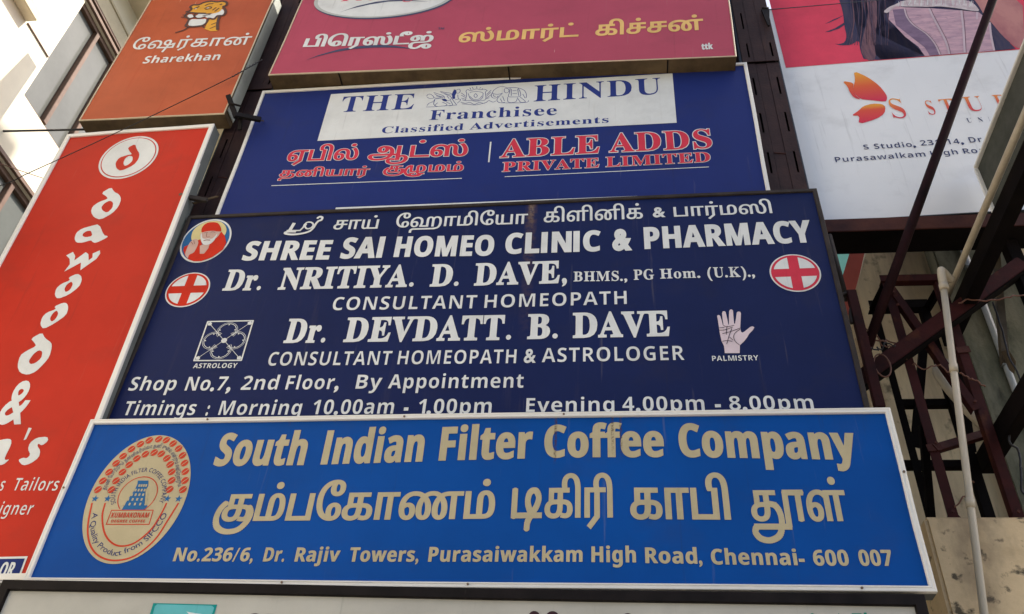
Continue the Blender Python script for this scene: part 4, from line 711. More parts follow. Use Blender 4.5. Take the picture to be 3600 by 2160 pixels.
                        ('strands', 'hair3', 4, 1, False, 0.0063, [(0.9856, 3.1648), (0.963, 2.9471), (0.9326, 2.737), (0.9122, 2.5314), (0.8898, 2.3321)]),
                        ('strands', 'hair2', 4, 1, False, 0.0078, [(0.8262, 3.1908), (0.803, 2.9723), (0.7707, 2.7616), (0.712, 2.5609), (0.6467, 2.3667)]),
                        ('strands', 'hair', 4, 1, False, 0.0071, [(1.1081, 3.1448), (1.051, 2.9332), (1.0169, 2.7241), (0.9627, 2.524), (0.9345, 2.3258)]),
                        ('strands', 'hair2', 3, 1, False, 0.0033, [(1.1536, 3.1374), (1.1135, 2.9234), (1.0929, 2.7126), (1.0475, 2.5115), (0.9949, 2.3172)]),
                        ('strands', 'hair3', 4, 1, False, 0.0046, [(0.8203, 3.1917), (0.7809, 2.9757), (0.7503, 2.7647), (0.687, 2.5646), (0.6212, 2.3703)]),
                        ('strands', 'hair', 3, 1, False, 0.0058, [(1.1444, 3.1389), (1.1191, 2.9225), (1.0753, 2.7152), (1.0357, 2.5133), (0.9993, 2.3166)]),
                        ('strands', 'hair2', 4, 1, False, 0.0042, [(0.975, 3.1665), (0.9416, 2.9504), (0.9213, 2.7387), (0.8854, 2.5354), (0.8477, 2.3381)]),
                        ('strands', 'hair3', 3, 1, False, 0.0058, [(0.8648, 3.1845), (0.8466, 2.9654), (0.8117, 2.7554), (0.7624, 2.5535), (0.6946, 2.3599)]),
                        ('strands', 'hair2', 3, 1, False, 0.0063, [(1.026, 3.1582), (0.9818, 2.9441), (0.9521, 2.734), (0.9244, 2.5297), (0.8712, 2.3348)]),
                        ('strands', 'hair3', 4, 1, False, 0.0045, [(1.1463, 3.1386), (1.0966, 2.926), (1.056, 2.7182), (1.0215, 2.5154), (0.9781, 2.3196)]),
                        ('strands', 'hair', 3, 1, False, 0.0058, [(0.8939, 3.1797), (0.8607, 2.9632), (0.8173, 2.7545), (0.7615, 2.5536), (0.7217, 2.356)]),
                        ('strands', 'hair2', 4, 1, False, 0.0051, [(1.0498, 3.1543), (1.0036, 2.9407), (0.9554, 2.7335), (0.9301, 2.5288), (0.8848, 2.3328)]),
                        ('strands', 'hair3', 3, 1, False, 0.0071, [(1.034, 3.1569), (0.9801, 2.9444), (0.9359, 2.7364), (0.8934, 2.5342), (0.8704, 2.3349)]),
                        ('strands', 'hair', 4, 1, False, 0.0037, [(0.8083, 3.1937), (0.7663, 2.9781), (0.7374, 2.7667), (0.7016, 2.5624), (0.6507, 2.3661)]),
                        ('strands', 'hair2', 3, 1, False, 0.0068, [(0.9624, 3.1686), (0.9128, 2.955), (0.8878, 2.7438), (0.8647, 2.5384), (0.8182, 2.3423)]),
                        ('strands', 'hair3', 4, 1, False, 0.0043, [(1.0102, 3.1608), (0.9834, 2.9438), (0.9401, 2.7358), (0.89, 2.5347), (0.8471, 2.3382)]), ('picture', 'corset3', 6, 0, False, 0.0035, [(1.4073, 2.5197), (1.432, 2.5163)]),
                        ('picture', 'corset2', 6, 0, False, 0.0036, [(1.374, 2.7654), (1.4144, 2.7502)]), ('picture', 'corset2', 6, 0, False, 0.0031, [(1.3767, 2.2248), (1.418, 2.2228)]),
                        ('picture', 'corset3', 6, 0, False, 0.0024, [(1.5993, 2.3521), (1.6273, 2.3506)]), ('picture', 'corset2', 6, 0, False, 0.0034, [(1.3991, 2.7239), (1.4304, 2.7219)]),
                        ('picture', 'corset3', 6, 0, False, 0.0028, [(1.4982, 2.2221), (1.5352, 2.2082)]), ('picture', 'corset3', 6, 0, False, 0.0029, [(1.539, 2.4386), (1.5607, 2.4258)]),
                        ('picture', 'corset2', 6, 0, False, 0.0032, [(1.4274, 2.6116), (1.4665, 2.6047)]), ('picture', 'corset2', 6, 0, False, 0.0021, [(1.4399, 2.6418), (1.4667, 2.6302)]),
                        ('picture', 'corset3', 6, 0, False, 0.0018, [(1.5428, 2.2169), (1.5773, 2.2048)]), ('picture', 'corset2', 6, 0, False, 0.0022, [(1.4769, 2.2588), (1.4899, 2.2599)]),
                        ('picture', 'corset2', 6, 0, False, 0.0018, [(1.4905, 2.5038), (1.5151, 2.4935)]), ('picture', 'corset2', 6, 0, False, 0.002, [(1.3504, 2.7312), (1.392, 2.7164)]),
                        ('picture', 'corset2', 6, 0, False, 0.003, [(1.4937, 2.5649), (1.5152, 2.5631)]), ('picture', 'corset3', 6, 0, False, 0.002, [(1.5267, 2.5341), (1.5442, 2.5333)]),
                        ('picture', 'corset2', 6, 0, False, 0.0021, [(1.4634, 2.3421), (1.4879, 2.3451)]), ('picture', 'corset2', 6, 0, False, 0.0033, [(1.3945, 2.4148), (1.431, 2.4104)]),
                        ('picture', 'corset3', 6, 0, False, 0.003, [(1.5336, 2.4925), (1.5562, 2.4879)]), ('picture', 'corset2', 6, 0, False, 0.0028, [(1.4043, 2.3629), (1.4308, 2.3625)]),
                        ('picture', 'corset2', 6, 0, False, 0.0034, [(1.6184, 2.6882), (1.6433, 2.6844)]), ('picture', 'corset3', 6, 0, False, 0.0023, [(1.6863, 2.5025), (1.7243, 2.49)]),
                        ('picture', 'corset2', 6, 0, False, 0.0034, [(1.5029, 2.6756), (1.5395, 2.6654)]), ('picture', 'corset2', 6, 0, False, 0.0019, [(1.5785, 2.3526), (1.6121, 2.3452)]),
                        ('picture', 'corset3', 6, 0, False, 0.0019, [(1.5777, 2.7337), (1.5918, 2.7247)]), ('picture', 'corset2', 6, 0, False, 0.0021, [(1.6889, 2.6145), (1.6985, 2.6051)]),
                        ('picture', 'corset3', 6, 0, False, 0.0028, [(1.6011, 2.3459), (1.6361, 2.3311)]), ('picture', 'corset2', 6, 0, False, 0.0031, [(1.6719, 2.7007), (1.7076, 2.6936)]),
                        ('picture', 'corset3', 6, 0, False, 0.0033, [(1.7315, 2.6769), (1.7523, 2.6711)]), ('picture', 'corset2', 6, 0, False, 0.0033, [(1.3907, 2.6595), (1.4092, 2.6531)]),
                        ('picture', 'corset2', 6, 0, False, 0.0026, [(1.4361, 2.5438), (1.4603, 2.5416)]), ('picture', 'corset2', 6, 0, False, 0.003, [(1.6975, 2.4788), (1.7336, 2.4786)]),
                        ('picture', 'corset2', 6, 0, False, 0.0029, [(1.561, 2.3516), (1.588, 2.3466)]), ('picture', 'corset3', 6, 0, False, 0.0035, [(1.7012, 2.63), (1.7136, 2.6219)]),
                        ('picture', 'corset2', 6, 0, False, 0.0023, [(1.4831, 2.4934), (1.5184, 2.4928)]), ('picture', 'corset3', 6, 0, False, 0.0024, [(1.4177, 2.6248), (1.4491, 2.6099)]),
                        ('picture', 'corset2', 6, 0, False, 0.0023, [(1.5742, 2.497), (1.612, 2.4884)]), ('picture', 'corset2', 6, 0, False, 0.0022, [(1.4006, 2.7503), (1.4279, 2.747)]),
                        ('picture', 'corset3', 6, 0, False, 0.0036, [(1.4268, 2.5714), (1.4644, 2.5712)]), ('picture', 'corset2', 6, 0, False, 0.0033, [(1.4443, 2.4106), (1.4684, 2.3994)]),
                        ('picture', 'corset2', 6, 0, False, 0.0026, [(1.4962, 2.4697), (1.5285, 2.4568)]), ('picture', 'corset3', 6, 0, False, 0.0022, [(1.5113, 2.2003), (1.5377, 2.2002)]),
                        ('picture', 'corset2', 6, 0, False, 0.0022, [(1.5432, 2.3533), (1.5827, 2.3397)]), ('picture', 'corset2', 6, 0, False, 0.0034, [(1.3554, 2.6189), (1.3713, 2.6111)]),
                        ('picture', 'corset3', 6, 0, False, 0.0025, [(1.6868, 2.5709), (1.7262, 2.5672)]), ('picture', 'corset2', 6, 0, False, 0.0023, [(1.6321, 2.6776), (1.6441, 2.6679)]),
                        ('picture', 'corset2', 6, 0, False, 0.0024, [(1.3901, 2.4291), (1.4248, 2.432)]), ('picture', 'corset3', 6, 0, False, 0.0035, [(1.4397, 2.4754), (1.4566, 2.4699)]),
                        ('picture', 'corset2', 6, 0, False, 0.003, [(1.4108, 2.4464), (1.4262, 2.4471)]), ('picture', 'corset3', 6, 0, False, 0.0032, [(1.7142, 2.6586), (1.7561, 2.6533)]),
                        ('picture', 'corset2', 6, 0, False, 0.0033, [(1.615, 2.5584), (1.6467, 2.5493)]), ('picture', 'white', 8, 0, False, 0.0043, [(1.2599, 3.0306), (1.2348, 2.9376)]),
                        ('picture', 'corset', 8, 0, False, 0.0069, [(1.2792, 3.0323), (1.2501, 2.9294)]), ('picture', 'white', 8, 0, False, 0.0067, [(1.3106, 3.0317), (1.2742, 2.9342)]),
                        ('picture', 'corset', 8, 0, False, 0.0043, [(1.3315, 3.0324), (1.3302, 2.9288)]), ('picture', 'white', 8, 0, False, 0.007, [(1.3781, 3.0286), (1.3356, 2.9503)]),
                        ('picture', 'corset', 8, 0, False, 0.0058, [(1.4, 3.0284), (1.3763, 2.9288)]), ('picture', 'white', 8, 0, False, 0.007, [(1.4228, 3.0276), (1.3989, 2.9617)]),
                        ('picture', 'corset', 8, 0, False, 0.0054, [(1.462, 3.0239), (1.4328, 2.9199)]), ('picture', 'white', 8, 0, False, 0.0039, [(1.4801, 3.0231), (1.4539, 2.911)]),
                        ('picture', 'corset', 8, 0, False, 0.0054, [(1.5144, 3.0193), (1.479, 2.9147)]), ('picture', 'white', 8, 0, False, 0.0072, [(1.5394, 3.0167), (1.5166, 2.9233)]),
                        ('picture', 'corset', 8, 0, False, 0.005, [(1.5685, 3.013), (1.5676, 2.941)]), ('picture', 'white', 8, 0, False, 0.007, [(1.5914, 3.0099), (1.5595, 2.9044)]),
                        ('picture', 'corset', 8, 0, False, 0.0071, [(1.6218, 3.0053), (1.5956, 2.9198)]), ('picture', 'white', 8, 0, False, 0.0044, [(1.6642, 2.9983), (1.6421, 2.9021)]),
                        ('picture', 'corset', 8, 0, False, 0.0063, [(1.6831, 2.9947), (1.6505, 2.904)]), ('picture', 'white', 8, 0, False, 0.0038, [(1.7068, 2.99), (1.6768, 2.8843)]),
                        ('picture', 'corset', 8, 0, False, 0.0054, [(1.7481, 2.9821), (1.7258, 2.8657)]), ('picture', 'white', 8, 0, False, 0.008, [(1.7703, 2.9768), (1.7466, 2.8789)]),
                        ('picture', 'corset', 8, 0, False, 0.0058, [(1.8009, 2.9699), (1.7603, 2.8617)]), ('picture', 'white', 8, 0, False, 0.0072, [(1.8264, 2.9633), (1.8159, 2.8998)]),
                        ('picture', 'corset', 8, 0, False, 0.0057, [(1.8551, 2.9559), (1.8268, 2.8653)]), ('picture', 'white', 8, 0, False, 0.0059, [(1.872, 2.9501), (1.8625, 2.8845)]),
                        ('picture', 'corset', 8, 0, False, 0.0079, [(1.909, 2.9406), (1.8784, 2.8481)]), ('picture', 'white', 8, 0, False, 0.0064, [(1.9413, 2.9315), (1.8905, 2.8294)]),
                        ('picture', 'corset', 8, 0, False, 0.0041, [(1.9495, 2.9259), (1.9337, 2.8503)])]}}
STAINS = [(3.5916, 0.012, 0.84, 0.9929), (3.2309, 0.012, 0.7832, 0.884), (3.6437, 0.012, 0.8195, 0.9612), (1.4397, 0.012, 1.0984, 1.1432)]


def lettering(sg, e, names={}):
    for line, text, st, c, u0, v0, u1, v1, h, o in sg['words']:
        lp = word_loops(text, st, u0, v0, u1, v1, h, o.get('off', (0, 0)), o.get('slant', 0.0))
        sheet('lettering', [lp], pmat(c), e, o.get('layer', 1))
def artwork(sg, roots):
    """Polygons and pen strokes, grouped by part and colour; roots maps a part name to its parent object."""
    g = {}
    for part, c, lay, sm, pts, holes in sg['polys']:
        lp = [np.array(ccw(chaikin(pts, sm)))] + [np.array(ccw(chaikin(h, sm))[::-1]) for h in holes]
        g.setdefault((part, c, lay), []).append(lp)
    for part, c, lay, sm, closed, w, pts in sg['strokes']:
        p = [(q.x, q.y) for q in spline([(a, b, 0) for a, b in pts], 4, closed)] if sm and len(pts) > 2 else pts
        g.setdefault((part, c, lay), []).append([np.array(l) for l in stroke_loop(p, w, closed)])
    made = {}
    for (part, c, lay), L in g.items():
        nm, parent = roots.get(part, (part, None))
        if callable(parent): parent = parent()
        o = sheet(nm if part not in made else nm + '_print', L, pmat(c), made.get(part, parent), lay)
        made.setdefault(part, o)
    return made

def frame(e, w, h, prof, m, z0=0.0, x0=0.0):
    """Four mitred frame bars; prof lists (inset, height in front of the face)."""
    cs = [((x0, z0), (1, 1)), ((w, z0), (-1, 1)), ((w, h), (-1, -1)), ((x0, h), (1, -1))]
    out = []
    for i in range(4):
        (a, da), (b, db) = cs[i], cs[(i + 1) % 4]
        k = len(prof); n = 9; ph = [random.uniform(0, 6.3) for _ in range(4)]; vs = []
        horiz = i % 2 == 0
        for q in range(n + 1):                          # slightly bowed, like hand-fitted channel
            f_ = q / n; env = math.sin(math.pi * f_)
            bow = env * (.0035 * math.sin(3.1 * f_ + ph[0]) + .0022 * math.sin(8.3 * f_ + ph[1])); out_ = env * .002 * math.sin(5.7 * f_ + ph[2])
            for s, t in prof:
                x = (a[0] + da[0] * s) * (1 - f_) + (b[0] + db[0] * s) * f_; z = (a[1] + da[1] * s) * (1 - f_) + (b[1] + db[1] * s) * f_
                vs.append((x + (0 if horiz else bow), -t - (out_ if t > 0 else 0), z + (bow if horiz else 0)))
        fs = [(r * k + j, r * k + (j + 1) % k, (r + 1) * k + (j + 1) % k, (r + 1) * k + j) for r in range(n) for j in range(k)] + [tuple(range(k))[::-1], tuple(range(n * k, (n + 1) * k))]
        out.append(bev('frame_bar', vs, fs, m, e, 0))
    return out
def sign(key, name, label, fm, depth, prof, frm, boxm, z0=0.0, top=None, right=None, left=0.0):
    sg = SIGNS[key]
    e = thing(name, label, 'signboard', sg['o'], sg['rot'], 'shop signboards fixed on the steel frame')
    w, h = right or sg['w'], top or sg['h']
    mesh('face_panel', [(left + .004, 0, z0), (w - .004, 0, z0), (w - .004, 0, h), (left + .004, 0, h)], [(0, 1, 2, 3)], fm, e)
    d = depth
    for nm, q in (('bottom_panel', [(left, .0, z0), (left, d, z0), (w, d, z0), (w, .0, z0)]), ('top_panel', [(left, .0, h), (w, .0, h), (w, d, h), (left, d, h)]),
                  ('side_panel', [(left, .0, z0), (left, .0, h), (left, d, h), (left, d, z0)]), ('side_panel', [(w, .0, z0), (w, d, z0), (w, d, h), (w, .0, h)]),
                  ('back_panel', [(left + .004, d - .002, z0 + .004), (left + .004, d - .002, h - .004), (w - .004, d - .002, h - .004), (w - .004, d - .002, z0 + .004)])):
        o = mesh(nm, q, [(0, 1, 2, 3)], boxm, e)
        sd = o.modifiers.new('thickness', 'SOLIDIFY'); sd.thickness = .003
    frame(e, w, h, prof, frm, z0=z0, x0=left)
    lettering(sg, e)
    return e, sg

# ------------------------------------------------------------------ shared materials
alu = mat('white_aluminium', (.80, .78, .73), .45, .0, .4, var=.04, scale=1.5, stretch=(1, 1, 1), grain=.06)
overlay(alu, (.20, .15, .11), streaks(9, 9, .72, .84, .45, 1.3))
cream_edge = mat('cream_edge', (.62, .52, .36), .5, var=.12, scale=4)
dark_frame = mat('dark_painted_frame', (.045, .036, .032), .6, .0, .15, var=.25, scale=5, grain=.15)
overlay(dark_frame, (.25, .20, .16), streaks(14, 14, .66, .78, .5, 4.1))
grey_box = mat('grey_sheet_metal', (.15, .165, .16), .65, .0, .2, var=.15, scale=2, grain=.08)
brown_box = mat('weathered_box_sheet', (.125, .085, .045), .75, .0, .15, var=.3, scale=2.2, grain=.1)
overlay(brown_box, (.04, .025, .018), streaks(3, 3, .52, .75, .7, 2.2))
black_box = mat('black_frame_paint', (.012, .009, .009), .6, .0, .12, var=.3, scale=6)
overlay(black_box, (.22, .20, .18), streaks(22, 5, .68, .76, .6, 7.7))
def face(name, rgb, dark=None, var=.06):
    m = mat(name, rgb, .55, var=var, scale=.9, dark=dark, grain=.07, spec=.12, bump=.05, bscale=4)
    weather(m, .22, 3.1)
    return m
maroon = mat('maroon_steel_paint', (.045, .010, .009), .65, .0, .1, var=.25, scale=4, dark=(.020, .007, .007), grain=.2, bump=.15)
overlay(maroon, (.11, .038, .014), streaks(7, 3, .58, .72, .6, 3.0))
overlay(maroon, (.012, .007, .007), streaks(9, 5, .60, .72, .7, 8.0))
tubem = mat('dark_maroon_tube', (.022, .006, .007), .7, .0, .1, var=.3, scale=4, grain=.2)
postm = mat('weathered_post_steel', (.046, .024, .023), .65, .0, .15, var=.25, scale=5, dark=(.024, .014, .015), grain=.25, bump=.2)
overlay(postm, (.085, .04, .025), streaks(7, 1.2, .60, .74, .5, 5.0))
dark_shade_steel = mat('dark_and_shaded_steel', (.006, .004, .004), .8, .0, .08, var=.3, scale=4, grain=.2)  # near-black steel, also used where parts are dark only from shade
rustbeam = mat('rusty_girder', (.085, .030, .022), .7, .0, .12, var=.3, scale=3, dark=(.035, .014, .015), grain=.2, bump=.2)
pvc = mat('pvc_pipe', (.47, .41, .31), .45, var=.12, scale=2, stretch=(3, 3, .6), grain=.06)
cable_m = mat('black_cable', (.012, .011, .014), .5)
copper = mat('bare_wire', (.16, .07, .045), .5, .3)
slatesteel = mat('slate_flange', (.05, .06, .075), .5, .3, var=.2, scale=6)
blackgap = mat('dark_interior', (.012, .009, .009), .9, var=.2)

# ------------------------------------------------------------------ the setting
asph = mat('dusty_asphalt', (.15, .14, .125), .9, var=.3, scale=6, grain=.3, bump=.4)
mesh('ground', [(-400, -400, 0), (400, -400, 0), (400, 400, 0), (-400, 400, 0)], [(0, 1, 2, 3)], asph, kind='structure')
pav = mat('pavement_concrete', (.30, .28, .25), .85, var=.25, scale=3, grain=.15, bump=.2)
box('pavement', -60, 60, -3.2, 1.0, .0, .14, pav, b=.01, kind='structure')

# left building: wall facing +X, with two brown-framed ribbon windows
wallw = mat('white_wall_paint', (.80, .74, .60), .8, var=.06, scale=1.2, grain=.06, bump=.1)
overlay(wallw, (.42, .38, .30), streaks(2.5, .8, .62, .82, .5, 9.0))
creamw = mat('cream_beam_paint', (.66, .58, .42), .8, var=.12, scale=2, grain=.08)
brownf = mat('brown_window_frame', (.17, .10, .07), .5, .1, var=.2, scale=6, grain=.1)
glass = mat('tinted_pane', (.16, .165, .155), .16, .0, .4, var=.15, scale=.7)
XL = -6.0
b1 = thing('building', 'sunlit white building with brown-framed windows at the far left', 'building', (XL - 2, 3, 0))
def loc(o, e=None):
    """keep world placement for a part modelled in world coordinates"""
    p = o.parent
    o.matrix_parent_inverse = (Matrix.LocRotScale(p.location, p.rotation_euler, None)).inverted()
    return o
W1 = (.03, 3.4, 8.76, 10.53); W2 = (-1.6, 3.4, 6.15, 7.98)
def wall_with_holes(name, y0, y1, z0, z1, holes, x, t, m, parent):
    ys = sorted({y0, y1, *[h[0] for h in holes], *[h[1] for h in holes]}); zs = sorted({z0, z1, *[h[2] for h in holes], *[h[3] for h in holes]})
    bm = bmesh.new()
    for i in range(len(ys) - 1):
        for j in range(len(zs) - 1):
            cy, cz = (ys[i] + ys[i + 1]) / 2, (zs[j] + zs[j + 1]) / 2
            if any(h[0] < cy < h[1] and h[2] < cz < h[3] for h in holes): continue
            bm.faces.new([bm.verts.new((x, a, c)) for a, c in ((ys[i], zs[j]), (ys[i + 1], zs[j]), (ys[i + 1], zs[j + 1]), (ys[i], zs[j + 1]))])
    bmesh.ops.remove_doubles(bm, verts=bm.verts, dist=1e-5)
    r = bmesh.ops.extrude_face_region(bm, geom=bm.faces[:])
    bmesh.ops.translate(bm, verts=[v for v in r['geom'] if isinstance(v, bmesh.types.BMVert)], vec=(-t, 0, 0))
    bmesh.ops.recalc_face_normals(bm, faces=bm.faces)
    me = bpy.data.meshes.new(name); bm.to_mesh(me); bm.free(); me.materials.append(m)
    return loc(put(bpy.data.objects.new(name, me), parent))
wall_with_holes('wall', -9, 9, 0, 11.35, [W1, W2], XL, .30, wallw, b1)
loc(box('wall_interior', XL - 4, XL - .9, -9, 9, 0, 11.3, blackgap, b1))
loc(box('roof_overhang', XL - .3, XL + .62, -2.2, 9, 11.353, 11.52, creamw, b1, b=.01))
loc(box('roof_parapet', XL - .28, XL - .02, -9, 9, 11.523, 12.6, wallw, b1))
loc(box('ledge', XL + .002, XL + .125, -9, -.42, 9.39, 9.52, creamw, b1, b=.006))
loc(box('plaster_band', XL + .002, XL + .016, -.40, W1[0] - .012, 9.395, 9.405, brownf, b1, b=0))
loc(box('plaster_band', XL + .002, XL + .03, -9, 9, 10.95, 10.985, creamw, b1, b=.003))
loc(box('lintel_panel', XL + .001, XL + .012, W1[0] - .1, 3.5, 10.665, 10.945, creamw, b1, b=0))
def window(hole, mull, top=True):
    y0, y1, z0, z1 = hole
    f = loc(box('window', XL - .10, XL - .03, y0 + .002, y1 - .002, z1 - .07, z1 - .002, brownf, b1))
    for q in ((XL - .1, XL - .03, y0 + .002, y1 - .002, z0 + .002, z0 + .05), (XL - .1, XL - .03, y0 + .002, y0 + .03, z0 + .052, z1 - .072)):
        sub(box('sash_rail', *q, brownf, f), f)
    for my in mull: sub(box('mullion', XL - .1, XL - .012, my - .028, my + .028, z0 + .052, z1 - .072, brownf, f), f)
    ms = [y0 + .032] + [q for m in mull for q in (m - .03, m + .03)] + [y1 - .01]
    for a, c in zip(ms[::2], ms[1::2]): sub(box('pane', XL - .085, XL - .075, a, c, z0 + .054, z1 - .074, glass, f, b=0), f)
    sub(box('lintel_rail', XL + .002, XL + .035, y0 - .06, y1, z1 + .003, z1 + .055, brownf, f), f)
    if top: sub(box('lintel_rail', XL + .002, XL + .05, y0 - .06, y1, z1 + .075, z1 + .125, brownf, f), f)
def sub(o, f):
    return o                                        # its parent already sits in world space
window(W1, (.437, .86, 1.29, 1.72, 2.15)); window(W2, (-1.2, -.78, -.36, .07, .505, .93, 1.36), top=False)

# back building: dark rear wall behind the boards, stained cream wall behind the lattice column, taller sun-blocking wall at the right
stain = mat('stained_cream_wall', (.76, .62, .39), .85, var=.2, scale=1.6, stretch=(3, 1, .5), dark=(.46, .36, .23), grain=.12, bump=.25)
overlay(stain, (.05, .045, .025), streaks(9, 1.1, .60, .80, .75, 2.4))
overlay(stain, (.06, .05, .03), streaks(6, 5, .58, .72, .75, 6.4))
overlay(stain, (.28, .09, .01), band(2.20, .05, 5.2, 6.2, .95, 14))
overlay(stain, (.45, .25, .04), band(2.25, .06, 5.2, 6.3, .7, 9))
mossy = mat('mossy_pilaster', (.20, .19, .13), .9, var=.3, scale=2.5, stretch=(2, 2, .7), dark=(.05, .06, .035), grain=.2, bump=.3)
overlay(mossy, (.015, .016, .01), streaks(6, 3, .56, .72, .85, 3.4))
overlay(mossy, (.30, .28, .22), streaks(4, .8, .60, .75, .5, 8.4))
greyc = mat('grey_concrete', (.30, .29, .26), .85, var=.25, scale=2, dark=(.16, .16, .14), grain=.12, bump=.2)
overlay(greyc, (.05, .05, .04), streaks(5, 1.5, .62, .8, .6, 5.5))
b2 = thing('building', 'stained cream concrete building behind the steel lattice column', 'building', (2.5, 3, 0))
loc(box('rear_wall', -3.9, 2.19, 2.4, 2.7, 0, 9.4, greyc, b2, b=0))
pts = [(2.16, 0), (3.0, 0), (3.0, 9.0), (2.95, 9.0), (2.44, 7.57), (2.214, 7.0), (2.16, 6.8)]
loc(mesh('wall', [(x, 1.6, z) for x, z in pts] + [(x, 1.9, z) for x, z in pts], [tuple(range(7)), tuple(range(13, 6, -1))] + [(i, i + 7, (i + 1) % 7 + 7, (i + 1) % 7) for i in range(7)], stain, b2))
loc(box('pilaster', 3.003, 3.62, 1.42, 1.9, 0, 20, mossy, b2, b=.015))
loc(box('sun_blocking_wall', 3.623, 20, 1.7, 2.0, 0, 20, stain, b2, b=0))  # height and unseen length added to keep the sun off pipes and steelwork
b3 = thing('building', 'pale teal building with a pinkish red sloping band behind the cream wall', 'building', (3, 5.2, 0))
tealw = mat('teal_wall_paint', (.22, .60, .60), .8, var=.1, scale=2)
pinkb = mat('pink_red_band', (.45, .10, .09), .8, var=.12, scale=2, grain=.06)
loc(box('wall', -1.5, 6, 5.0, 5.4, 0, 13.0, tealw, b3, b=0))
loc(bar('slanted_band', (2.16, 2.62, 6.9), (3.3, 2.62, 9.75), .30, .12, pinkb, b3))

# ------------------------------------------------------------------ signboards
ALU = [(0, -.01), (0, .016), (.003, .020), (.011, .020), (.0125, .017), (.023, .017), (.0245, .020), (.032, .020), (.035, .014), (.035, -.01)]
THIN = [(0, -.004), (0, .006), (.003, .008), (.010, .008), (.012, .006), (.012, -.004)]
DARK = [(0, -.01), (0, .012), (.004, .016), (.030, .016), (.034, .010), (.034, -.01)]

f = face('blue_coffee_board', (.0, .070, .335), var=.10)
overlay(f, (.10, .14, .22), streaks(18, 1.5, .72, .80, .45, 1.1))
e, sg = sign('coffee', 'coffee_sign', 'wide bright blue coffee company board with tan lettering in a white metal frame', f, .10, ALU, alu, grey_box)
ov = sg['oval']; em = sg['emb']
badge = sheet('oval_emblem', [[np.array(ring_pts(ov, 1, 96))]], pmat('tan'), e, 1)
def bean(p, q, r=.0235):
    a = math.atan2(q[1] - ov[1], q[0] - ov[0]) if q is None else q
    return [np.array([(p[0] + r * (math.cos(t) * math.cos(a) * 1.15 - math.sin(t) * math.sin(a)), p[1] + r * (math.cos(t) * math.sin(a) * 1.15 + math.sin(t) * math.cos(a))) for t in np.linspace(0, 2 * math.pi, 17)[:-1]])]
beans = [(p, math.radians(50)) for p in em['beans_out'] + em['beans_in']]
sheet('coffee_beans', [bean(p, a) for p, a in beans], pmat('ered'), badge, 2)
sheet('bean_creases', [[np.array(l) for l in stroke_loop([(p[0] - .024, p[1] - .024), (p[0] + .024, p[1] + .024)], .004, cap=False)] for p, a in beans], pmat('tan'), badge, 3)
def star(p, r): return [np.array([(p[0] + r * (1 if i % 2 == 0 else .42) * math.sin(i * math.pi / 5), p[1] + r * (1 if i % 2 == 0 else .42) * math.cos(i * math.pi / 5)) for i in range(10)][::-1])]
sheet('stars', [star(p, .026) for p in em['stars']], pmat('blue'), badge, 2)
for k in ('u_out', 'u_in'): sheet('red_arc', [[np.array(l) for l in stroke_loop([(q.x, q.y) for q in spline([(a, b, 0) for a, b in em[k]], 5)], .011)]], pmat('ered'), badge, 2)
cc = em['circle']; sheet('red_ring', [[np.array(l) for l in stroke_loop(ring_pts(cc, 1, 48, -math.pi * .30, math.pi * 1.30), .006)]], pmat('ered'), badge, 2)
tw = em['tower']; sheet('temple_tower', [[np.array(ccw(tw))]], pmat('blue'), badge, 2)
dots = []
for r_ in range(5):
    t0 = tw[3]; y = tw[0][1] + .03 + r_ * .033; half = .085 - r_ * .012
    for k in range(5 - (r_ > 2)):
        x = .545 + half * (-.85 + 1.7 * k / 4) + .004 * r_
        dots.append([np.array([(x - .006, y), (x + .006, y), (x + .006, y + .018), (x - .006, y + .018)])])
sheet('tower_windows', dots, pmat('tan'), badge, 3)
bx = ccw(em['box']); sheet('name_box', [[np.array(l) for l in stroke_loop(bx, .006, True)]], pmat('ered'), badge, 2)
def arc_text(text, st, c, path, h):
    P = [np.array((q.x, q.y)) for q in spline([(a, b, 0) for a, b in path], 8)]
    L = [0.0]
    for a, b in zip(P, P[1:]): L.append(L[-1] + float(np.hypot(*(b - a))))
    lp = outline(text, st); x0 = min(l[:, 0].min() for l in lp); x1 = max(l[:, 0].max() for l in lp)
    lp = [np.c_[(l[:, 0] - x0) / (x1 - x0) * L[-1], l[:, 1] * h / refheight(st)] for l in lp]
    X = np.array(P); out = []
    for l in lp:
        px = np.interp(l[:, 0], L, X[:, 0]); py = np.interp(l[:, 0], L, X[:, 1]); cm = np.full(len(l), l[:, 0].mean())
        dx = np.interp(cm + .012, L, X[:, 0]) - np.interp(cm - .012, L, X[:, 0]); dy = np.interp(cm + .012, L, X[:, 1]) - np.interp(cm - .012, L, X[:, 1])
        n = np.hypot(dx, dy); out.append(np.c_[px - dy / n * l[:, 1], py + dx / n * l[:, 1]])
    sheet('lettering', [out], pmat(c), badge, 2)
for a in sg['arcs']: arc_text(*a)
for mm in (f, MATS['print_tan']):
    for u0, hw, za, zb in STAINS: overlay(mm, (.07, .03, .015), band(u0, hw, za, zb, .9, 70))
sm = mat('screw_head', (.20, .13, .09), .5, .5)
for u, v in ((.0, .55), (1.0, .62), (.42, 1.0), (.62, 1.0), (.31, .0), (.52, .0), (.93, .0), (.16, 1.0)):
    x = .017 + u * (sg['w'] - .034); z = .017 + v * (sg['h'] - .034)
    tube('screw', [(x, -.019, z), (x, -.024, z), (x, -.0255, z)], .007, sm, e, 8)

